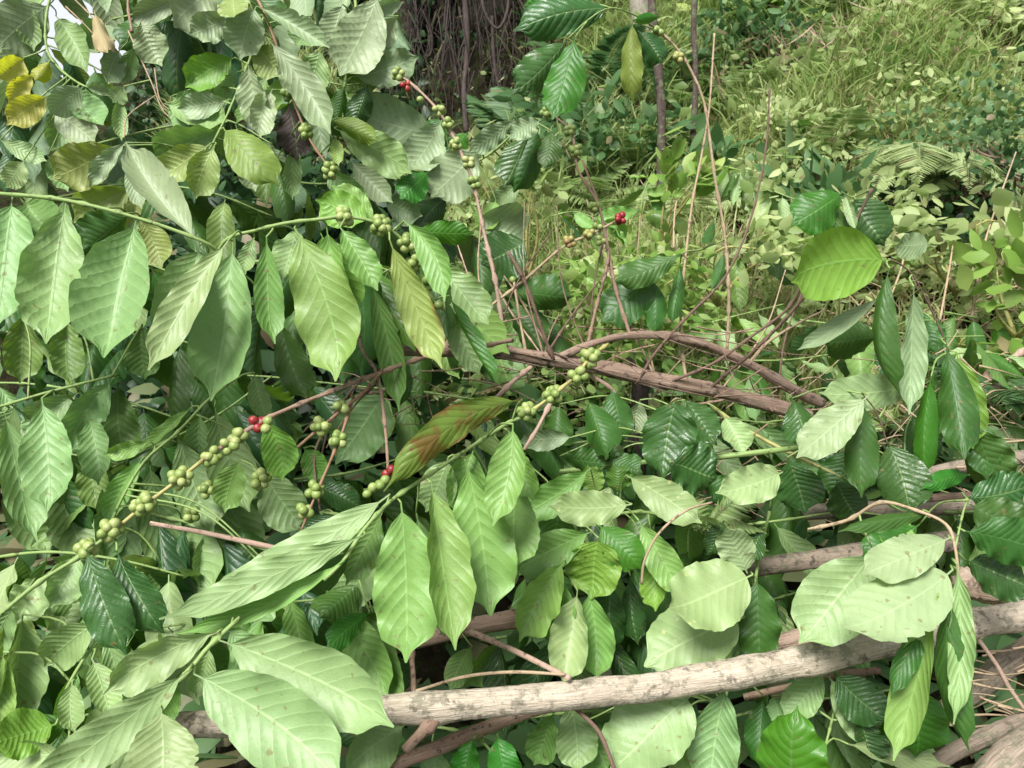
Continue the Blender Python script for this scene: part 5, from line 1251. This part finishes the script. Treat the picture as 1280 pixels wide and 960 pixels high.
bush(930, 120, 'dense deep green bush under the light shrub near the top of the hillside', 'blue', 900, .36, .42, .07)
bush(905, 55, 'light green leafy shrub behind the tan twigs at the top', 'lime', 500, .32, .5, .10, mid=.6)
bush(1085, 40, 'bright green shrub at the top of the hillside in the grass', 'lime', 420, .30, .42, .09)
bush(1190, 60, 'light leafy bush below the top edge left of the grey stump', 'weed', 350, .3, .3, .07, mid=.75)
bush(1235, 265, 'dark small leaved ivy bush clothing the bank on the right', 'blue', 1500, .30, .42, .030, aspect=.75, d=3.1)
bush(1160, 330, 'dark coloured creeper added to stand in for the shaded hollow behind the single cream leaf', 'dark', 700, .25, .28, .04, aspect=.7, d=3.0)  # added creeper, its dark colour stands in for a shaded recess
bush(1235, 330, 'broad leaved weed with rounded grey green leaves at the right edge', 'weed', 60, .15, .16, .07, name='weed', cat='weed', group='weeds on the slope', aspect=.7, d=2.4, mid=.6)
bush(1275, 400, 'light green weed low at the right edge above the weathered pole', 'lime', 60, .14, .18, .08, name='weed', cat='weed', group='weeds on the slope', aspect=.55, d=2.1)
bush(1010, 300, 'weed with dark leaves left of the upper green leaf of the bare branch', 'blue', 70, .16, .2, .10, name='weed', cat='weed', group='weeds on the slope', d=2.7)
bush(985, 215, 'pale weed patch on the slope around the wilted branches', 'weed', 420, .30, .22, .05, name='weed', cat='weed', group='weeds on the slope', mid=.75)
bush(830, 300, 'leafy weed with upright light leaves between the tan twigs and the red berries', 'lime', 60, .14, .22, .075, name='weed', cat='weed', group='weeds on the slope', d=2.6)
bush(895, 260, 'weed with blue green leaves behind the crossed tan twigs', 'blue', 90, .2, .25, .10, name='weed', cat='weed', group='weeds on the slope')
bush(660, 330, 'weed with round pale leaves behind the tan twig with turning berries', 'weed', 200, .22, .22, .055, name='weed', cat='weed', group='weeds on the slope', d=2.5, mid=.7)
bush(760, 210, 'deep green undershrub beside the green ferns', 'blue', 500, .4, .4, .09)
bush(1120, 200, 'low weed on the bank above the large pale fern', 'weed', 420, .3, .2, .04, name='weed', cat='weed', group='weeds on the slope', mid=.7)
bush(1190, 160, 'yellowish creeping weed on the bank above the dead fern clump', 'weed', 500, .4, .18, .045, name='weed', cat='weed', group='weeds on the slope', mid=.75, dry=.2)
bush(1040, 330, 'tangle of pale creeping weed behind the lime green leaf', 'weed', 380, .25, .2, .045, name='weed', cat='weed', group='weeds on the slope', d=2.4, mid=.75)
bush(900, 360, 'pale leafy weed between the bare branch and the crossing dark twigs', 'weed', 220, .25, .18, .055, name='weed', cat='weed', group='weeds on the slope', d=2.3, mid=.8)
bush(1220, 460, 'yellow green weed behind the forked twig of the weathered pole', 'lime', 80, .16, .15, .07, name='weed', cat='weed', group='weeds on the slope', d=2.2)
bush(790, 395, 'mossy little weed under the bare main branch near the middle', 'lime', 300, .18, .12, .03, name='weed', cat='weed', group='weeds on the slope', d=1.9)
bush(760, 455, 'fine leaved weed seen through the fork of the bare main branch', 'lime', 500, .22, .16, .03, name='weed', cat='weed', group='weeds on the slope', d=1.8)
bush(1200, 350, 'straggly weed with dry stems in front of the ivy bush', 'weed', 120, .2, .2, .06, name='weed', cat='weed', group='weeds on the slope', d=2.7, dry=.3)
# upright pale broad leaves on the slope
for (px, py, k, lab) in [(1022, 150, 0, 'plant with two upright folded pale broad leaves on the slope, left one of its pair'), (1085, 130, 1, 'plant with tall upright pale broad leaves in front of the long grass'), (1175, 135, 2, 'broad leaved plant with a dark green upright leaf near the bare soil')]:
    g = ground_hit(px, py)
    root = empty('broad_leaved_plant', g, lab, 'plant', 'broad leaved plants on the slope')
    for q in range(4):
        axx = nrm([RNG.uniform(-.5, .5), RNG.uniform(-.3, .2), 1]); nn = nrm([RNG.normal(), -1, .3])
        me = leaf_mesh(RNG.uniform(.26, .36), .11, nu=20, nv=8, fold=.7, wave=.05)
        link('leaf', me, LM['P' if k < 2 else 'D'], root, M=frame_matrix(g + RNG.normal(0, .03, 3) * [1, 1, 0] - [0, 0, .1], axx, nn if q % 2 else -nn))
# dead fern clump hanging down the bank
g = at(1210, 196, 3.05)
root = empty('dead_fern', g, 'brown dead fern clump hanging down the bank among dark ivy', 'dead fern')
n = 260
th = RNG.uniform(0, 6.28, n); P = np.tile(g, (n, 1)) + RNG.normal(0, .03, (n, 3))
A = np.stack([np.cos(th) * .7, -.4 + .3 * np.sin(th), -RNG.uniform(.2, 1.6, n)], 1)
V, F, Cc = leaf_cloud(P - g, A, RNG.normal(size=(n, 3)), RNG.uniform(.12, .34, n), .009, tones(n, .5, .25, 0), droop=.35)
link('dead_fronds', mesh_from('dead_fronds', V, F, True, None, Cc), GM['dead'], root, loc=g)
g2 = ground_hit(1060, 100) + [0, 0, .08]; n = 700
P = RNG.normal(size=(n, 3)) * [.35, .15, .12]; A = RNG.normal(size=(n, 3)) * [.6, .4, .4] + [0, -.3, -.6]
V, F, Cc = leaf_cloud(P, A, RNG.normal(size=(n, 3)), RNG.uniform(.1, .3, n), .008, tones(n, .5, .25, 0), droop=.3)
tag(link('dry_grass_tuft', mesh_from('dry_grass_tuft', V, F, True, None, Cc), GM['dead'], None, loc=g2), 'brown dry grass hanging over a ledge below the long green grass', 'dry grass', kind='stuff')

# ------------------------------------------------------------------ thicket, trunks and vines
def tree(label, base, top, r0, r1, mat, crown=None, bend=None):
    bend = (.1 if crown else .012) if bend is None else bend
    root = empty('tree', base, label, 'tree', 'trees at the back')
    base = np.array(base, float); top = np.array(top, float)
    t = Tubes(); t.add([base - [0, 0, .2], base * .6 + top * .4 + [bend, 0, 0], base * .3 + top * .7 - [bend * .6, 0, 0], top], r0, r1, sides=14, step=.05, noise=.08, knots=8, rough=.05)
    link('trunk', t.mesh('trunk', base), BM[mat], root, loc=base)
    if crown:
        n, rx, rz, lf, m = crown
        cl = RNG.normal(size=(n // 60, 3)) * [rx * .5, rx * .4, rz * .4]
        P = cl[RNG.integers(len(cl), size=n)] + RNG.normal(size=(n, 3)) * [.22, .22, .14]
        A = RNG.normal(size=(n, 3)) + [0, 0, -.3]; Nn = RNG.normal(0, .6, (n, 3)) + [0, 0, 1]
        sz = RNG.uniform(.7, 1.3, n) * lf
        V, F, Cc = leaf_cloud(P, A, Nn, sz, sz * .5, tones(n, .4, .2, .02))
        t = Tubes()
        for k in range(min(8, len(cl))): t.add([top - base - [0, 0, .1], (top - base) * .5 + (top - base + cl[k]) * .5 + [0, 0, .1], top - base + cl[k]], r1 * .7, .006, sides=6, step=.06)
        link('crown', mesh_from('crown', V + (top - base), F, True, None, Cc), GM[m], root, loc=base)
        link('limbs', t.mesh('limbs'), BM[mat], root, loc=base)
    return root


def gz(x, y): return float(ground_z(x, y))


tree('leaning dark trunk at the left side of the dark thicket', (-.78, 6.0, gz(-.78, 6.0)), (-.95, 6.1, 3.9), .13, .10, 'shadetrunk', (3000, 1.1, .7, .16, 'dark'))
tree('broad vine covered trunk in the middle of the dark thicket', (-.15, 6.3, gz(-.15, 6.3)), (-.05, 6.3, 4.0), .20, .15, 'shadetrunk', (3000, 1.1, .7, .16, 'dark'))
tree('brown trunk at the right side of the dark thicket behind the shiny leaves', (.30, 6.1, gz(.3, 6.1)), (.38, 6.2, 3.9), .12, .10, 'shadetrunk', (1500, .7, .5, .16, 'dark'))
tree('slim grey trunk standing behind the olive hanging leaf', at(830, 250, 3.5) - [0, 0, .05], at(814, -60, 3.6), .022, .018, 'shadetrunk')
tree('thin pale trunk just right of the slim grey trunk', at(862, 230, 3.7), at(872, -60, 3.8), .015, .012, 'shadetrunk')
tree('short broken trunk with vines at the top behind the olive hanging leaf', at(798, 120, 4.6), at(798, -80, 4.6), .06, .05, 'trunk')
s0 = ground_hit(1262, 40)
root = empty('tree_stump', s0, 'pale grey split stump in the top right corner', 'tree stump')
t = Tubes(); t.add([s0 + [0, 0, -.25], s0, s0 + [.05, 0, .25], s0 + [.09, 0, .42]], .12, .06, sides=18, step=.02, noise=.12, knots=6, rough=.12)
link('bark', t.mesh('bark', s0), BM['trunk'], root, loc=s0)
for k in range(4):
    t = Tubes(); t.add([s0 + [0, 0, -.12], s0 + np.array([-.12 + .1 * k, -.08, -.2]), s0 + np.array([-.22 + .17 * k, -.16, -.34])], .04, .015, sides=10, step=.02, rough=.1)
    link('buttress_root', t.mesh('buttress_root', s0), BM['trunk'], root, loc=s0)
# earth bank behind the thicket; overhang and dark colour added to deepen its shade
m_, k_ = 46, 26
uu = np.linspace(-2.1, .75, m_)[:, None]; vv = np.linspace(0, 1, k_)[None, :]
Zb = 1.0 + 3.6 * vv + 0 * uu
Yb = 7.1 - 1.25 * np.clip(vv - .45, 0, 1) ** 1.3 * 2 + .18 * np.sin(3 * uu + 4 * vv) + .12 * np.sin(8 * uu - 9 * vv) + .6 * np.clip(uu - .1, 0, 1) ** 2
Vb = np.stack([uu + 0 * vv, Yb, Zb], -1).reshape(-1, 3)
ii = np.arange(m_ - 1)[:, None]; jj = np.arange(k_ - 1)[None, :]; a = ii * k_ + jj
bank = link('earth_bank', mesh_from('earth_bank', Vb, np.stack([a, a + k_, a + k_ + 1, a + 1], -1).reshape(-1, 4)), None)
N = NT('shade_dark_earth'); tc = N.n('TexCoord')
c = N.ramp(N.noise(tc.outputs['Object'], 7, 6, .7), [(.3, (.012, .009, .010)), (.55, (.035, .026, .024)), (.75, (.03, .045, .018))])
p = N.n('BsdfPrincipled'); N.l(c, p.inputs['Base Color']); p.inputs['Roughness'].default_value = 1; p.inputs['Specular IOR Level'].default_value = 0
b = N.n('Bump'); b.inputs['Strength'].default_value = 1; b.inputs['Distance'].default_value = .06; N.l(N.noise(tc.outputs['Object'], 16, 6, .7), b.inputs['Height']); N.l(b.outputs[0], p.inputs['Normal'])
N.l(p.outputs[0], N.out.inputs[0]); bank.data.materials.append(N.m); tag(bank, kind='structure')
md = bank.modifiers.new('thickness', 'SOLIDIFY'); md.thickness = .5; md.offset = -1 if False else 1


def hang(P, r, label=None, name='hanging_vine'):
    t = Tubes(); t.add(P, r, r * .7, sides=7, step=.03, noise=.15, rough=.06)
    o = link(name, t.mesh(name, P[0]), BM['vine'], None, loc=P[0])
    if label: tag(o, label, 'vine', 'vines hanging in the thicket')
    return o


hang([at(580, -20, 5.0), at(584, 60, 5.0), at(580, 110, 4.95), at(583, 165, 4.9)], .022, 'thick leafy grey vine hanging straight down the middle of the dark thicket')
hang([at(560, -20, 5.2), at(556, 30, 5.2), at(565, 60, 5.2), at(575, 124, 5.2)], .009, 'thin pale vine left of the thick grey vine')
hang([at(600, -20, 4.6), at(606, 15, 4.6), at(622, 36, 4.6), at(634, 15, 4.6), at(636, -20, 4.6)], .010, 'looping pale vine hanging at the top of the thicket')
hang([at(640, -20, 5.0), at(655, 10, 5.0), at(668, 20, 5.0), at(690, 0, 5.0)], .010, 'short looped vine beside the trunk behind the shiny leaves')
hang([at(527, 10, 5.3), at(540, 45, 5.3), at(537, 70, 5.3), at(525, 70, 5.25)], .010, 'bent red brown vine at the left of the thicket')
hang([at(615, 20, 5.1), at(618, 80, 5.1), at(628, 130, 5.05), at(633, 170, 5.0)], .012, 'brown vine right of the thick grey vine')
hang([at(660, 40, 5.1), at(668, 90, 5.1), at(662, 140, 5.0)], .012, 'brown vine close behind the shiny hanging leaf')
tb = Tubes()
for _ in range(480):
    x = RNG.uniform(470, 720); d = RNG.uniform(4.9, 6.4); y0 = RNG.uniform(-60, 90); y1 = y0 + RNG.uniform(40, 150)
    tb.add([at(x, y0, d), at(x + RNG.uniform(-18, 18), (y0 + y1) / 2, d + RNG.uniform(-.1, .1)), at(x + RNG.uniform(-25, 25), min(y1, 200), d)], RNG.uniform(.0015, .005), .0015, sides=5, step=.08, noise=.2)
tag(link('dead_vine_tangle', tb.mesh('dead_vine_tangle'), BM['vine']), 'mass of thin dead vines and roots hanging in the dark thicket', 'dead vines', kind='stuff')
n = 2600
P = np.stack([at(RNG.uniform(480, 760), RNG.uniform(-40, 190), RNG.uniform(5.2, 6.6)) for _ in range(n)])
V, F, Cc = leaf_cloud(P, RNG.normal(size=(n, 3)) + [0, -.2, -.4], RNG.normal(size=(n, 3)) * .6 + [0, -.5, .8], RNG.uniform(.03, .09, n), RNG.uniform(.015, .04, n), tones(n, .5, .25, .1))
tag(link('thicket_foliage', mesh_from('thicket_foliage', V, F, True, None, Cc), GM['dark']), 'sparse small leaves coloured dark for the shade of the thicket', 'undergrowth', kind='stuff')
# straw and sticks lying on the slope
tb = Tubes()
for _ in range(420):
    q = ground_hit(RNG.uniform(680, 1300), RNG.uniform(60, 480)); an = RNG.uniform(0, 6.28); L = RNG.uniform(.06, .4); e = q + np.array([math.cos(an) * L, math.sin(an) * L, 0])
    e[2] = gz(e[0], e[1]) + RNG.uniform(0, .16)
    tb.add([q + [0, 0, .02], (q + e) / 2 + [0, 0, RNG.uniform(.02, .10)], e], RNG.uniform(.002, .006), .0015, sides=5, step=.06, noise=.1)
tag(link('fallen_twigs', tb.mesh('fallen_twigs'), BM['tan']), 'dry fallen twigs and straw scattered over the slope', 'dry twigs', kind='stuff')
for (P, lab) in [([(1070, 470, 1.95), (1130, 320, 2.1), (1100, 280, 2.2)], 'long thin straw bending over the dark hollow'),
                 ([(1215, 395, 2.2), (1232, 300, 2.3), (1270, 190, 2.4)], 'pale dry stalk leaning right at the right edge'),
                 ([(1175, 400, 2.1), (1186, 340, 2.15), (1192, 300, 2.2)], 'brown dry stalk standing right of the single cream leaf'),
                 ([(842, 310, 2.3), (843, 270, 2.35), (846, 250, 2.4)], 'short tan cut stub left of the crossed tan twigs'),
                 ([(790, 480, 1.75), (795, 430, 1.8), (800, 400, 1.85)], 'dead brown stalk standing behind the bare main branch')]:
    t = Tubes(); t.add([at(*q) for q in P], .0035, .002, sides=8, step=.02, noise=.1)
    tag(link('dry_stalk', t.mesh('dry_stalk', at(*P[0])), BM['tan'], None, loc=at(*P[0])), lab, 'dry stalk', 'dry stalks on the slope')
# cut stump under the bare main branch
q0 = at(800, 485, 1.72)
t = Tubes(); t.add([q0 - [0, 0, .3], q0, at(795, 445, 1.72)], .022, .020, sides=16, step=.01, noise=.1, knots=4, rough=.08)
tag(link('cut_stump', t.mesh('cut_stump', q0), BM['vine'], None, loc=q0), 'small brown cut stump half hidden behind the fork of the bare main branch', 'stump')

# ------------------------------------------------------------------ daylight
W = bpy.data.worlds.new('World'); SC.world = W; W.use_nodes = True
nt = W.node_tree; nt.nodes.clear()
sky = nt.nodes.new('ShaderNodeTexSky'); sky.sky_type = 'NISHITA'; sky.sun_disc = False
ELEV, AZ = R(58), R(212)
sky.sun_elevation = ELEV; sky.sun_rotation = AZ; sky.air_density = 1.0; sky.dust_density = 4.0; sky.ozone_density = 1.0
hs = nt.nodes.new('ShaderNodeHueSaturation'); hs.inputs['Saturation'].default_value = .22
bg = nt.nodes.new('ShaderNodeBackground'); bg.inputs['Strength'].default_value = .062
wo = nt.nodes.new('ShaderNodeOutputWorld')
nt.links.new(sky.outputs[0], hs.inputs['Color'])
# a bank of bright cloud low in the sky
tcw = nt.nodes.new('ShaderNodeTexCoord'); sx = nt.nodes.new('ShaderNodeSeparateXYZ'); nt.links.new(tcw.outputs['Generated'], sx.inputs[0])
mr = nt.nodes.new('ShaderNodeMapRange'); mr.interpolation_type = 'SMOOTHSTEP'; mr.inputs[1].default_value = .38; mr.inputs[2].default_value = .10
nt.links.new(sx.outputs[2], mr.inputs[0])
nz = nt.nodes.new('ShaderNodeTexNoise'); nz.inputs['Scale'].default_value = 3; nz.inputs['Detail'].default_value = 6; nt.links.new(tcw.outputs['Generated'], nz.inputs['Vector'])
m2 = nt.nodes.new('ShaderNodeMapRange'); m2.inputs[1].default_value = .35; m2.inputs[2].default_value = .5; nt.links.new(nz.outputs['Fac'], m2.inputs[0])
mm = nt.nodes.new('ShaderNodeMath'); mm.operation = 'MULTIPLY'; nt.links.new(mr.outputs[0], mm.inputs[0]); nt.links.new(m2.outputs[0], mm.inputs[1])
mx = nt.nodes.new('ShaderNodeMix'); mx.data_type = 'RGBA'; mx.inputs[7].default_value = (7.5, 7.8, 8.2, 1)
nt.links.new(mm.outputs[0], mx.inputs[0]); nt.links.new(hs.outputs[0], mx.inputs[6]); nt.links.new(mx.outputs[2], bg.inputs[0]); nt.links.new(bg.outputs[0], wo.inputs[0])
sl = bpy.data.lights.new('sun', 'SUN'); so = bpy.data.objects.new('sun', sl); COL.objects.link(so)
sl.energy = 3.2; sl.angle = R(22); sl.color = (1, .978, .94)
sd = Vector((math.sin(AZ) * math.cos(ELEV), math.cos(AZ) * math.cos(ELEV), math.sin(ELEV)))
so.rotation_euler = sd.to_track_quat('Z', 'Y').to_euler(); so.location = sd * 20
SC.view_settings.view_transform = 'Standard'; SC.view_settings.look = 'None'; SC.view_settings.gamma = 1
SC.view_settings.use_curve_mapping = False
SC.view_settings.exposure = 1.0
SC.render.engine = 'CYCLES'
cy = SC.cycles
cy.max_bounces = 7; cy.diffuse_bounces = 2; cy.glossy_bounces = 2; cy.transmission_bounces = 4; cy.transparent_max_bounces = 4
cy.use_denoising = True
cy.caustics_reflective = False; cy.caustics_refractive = False
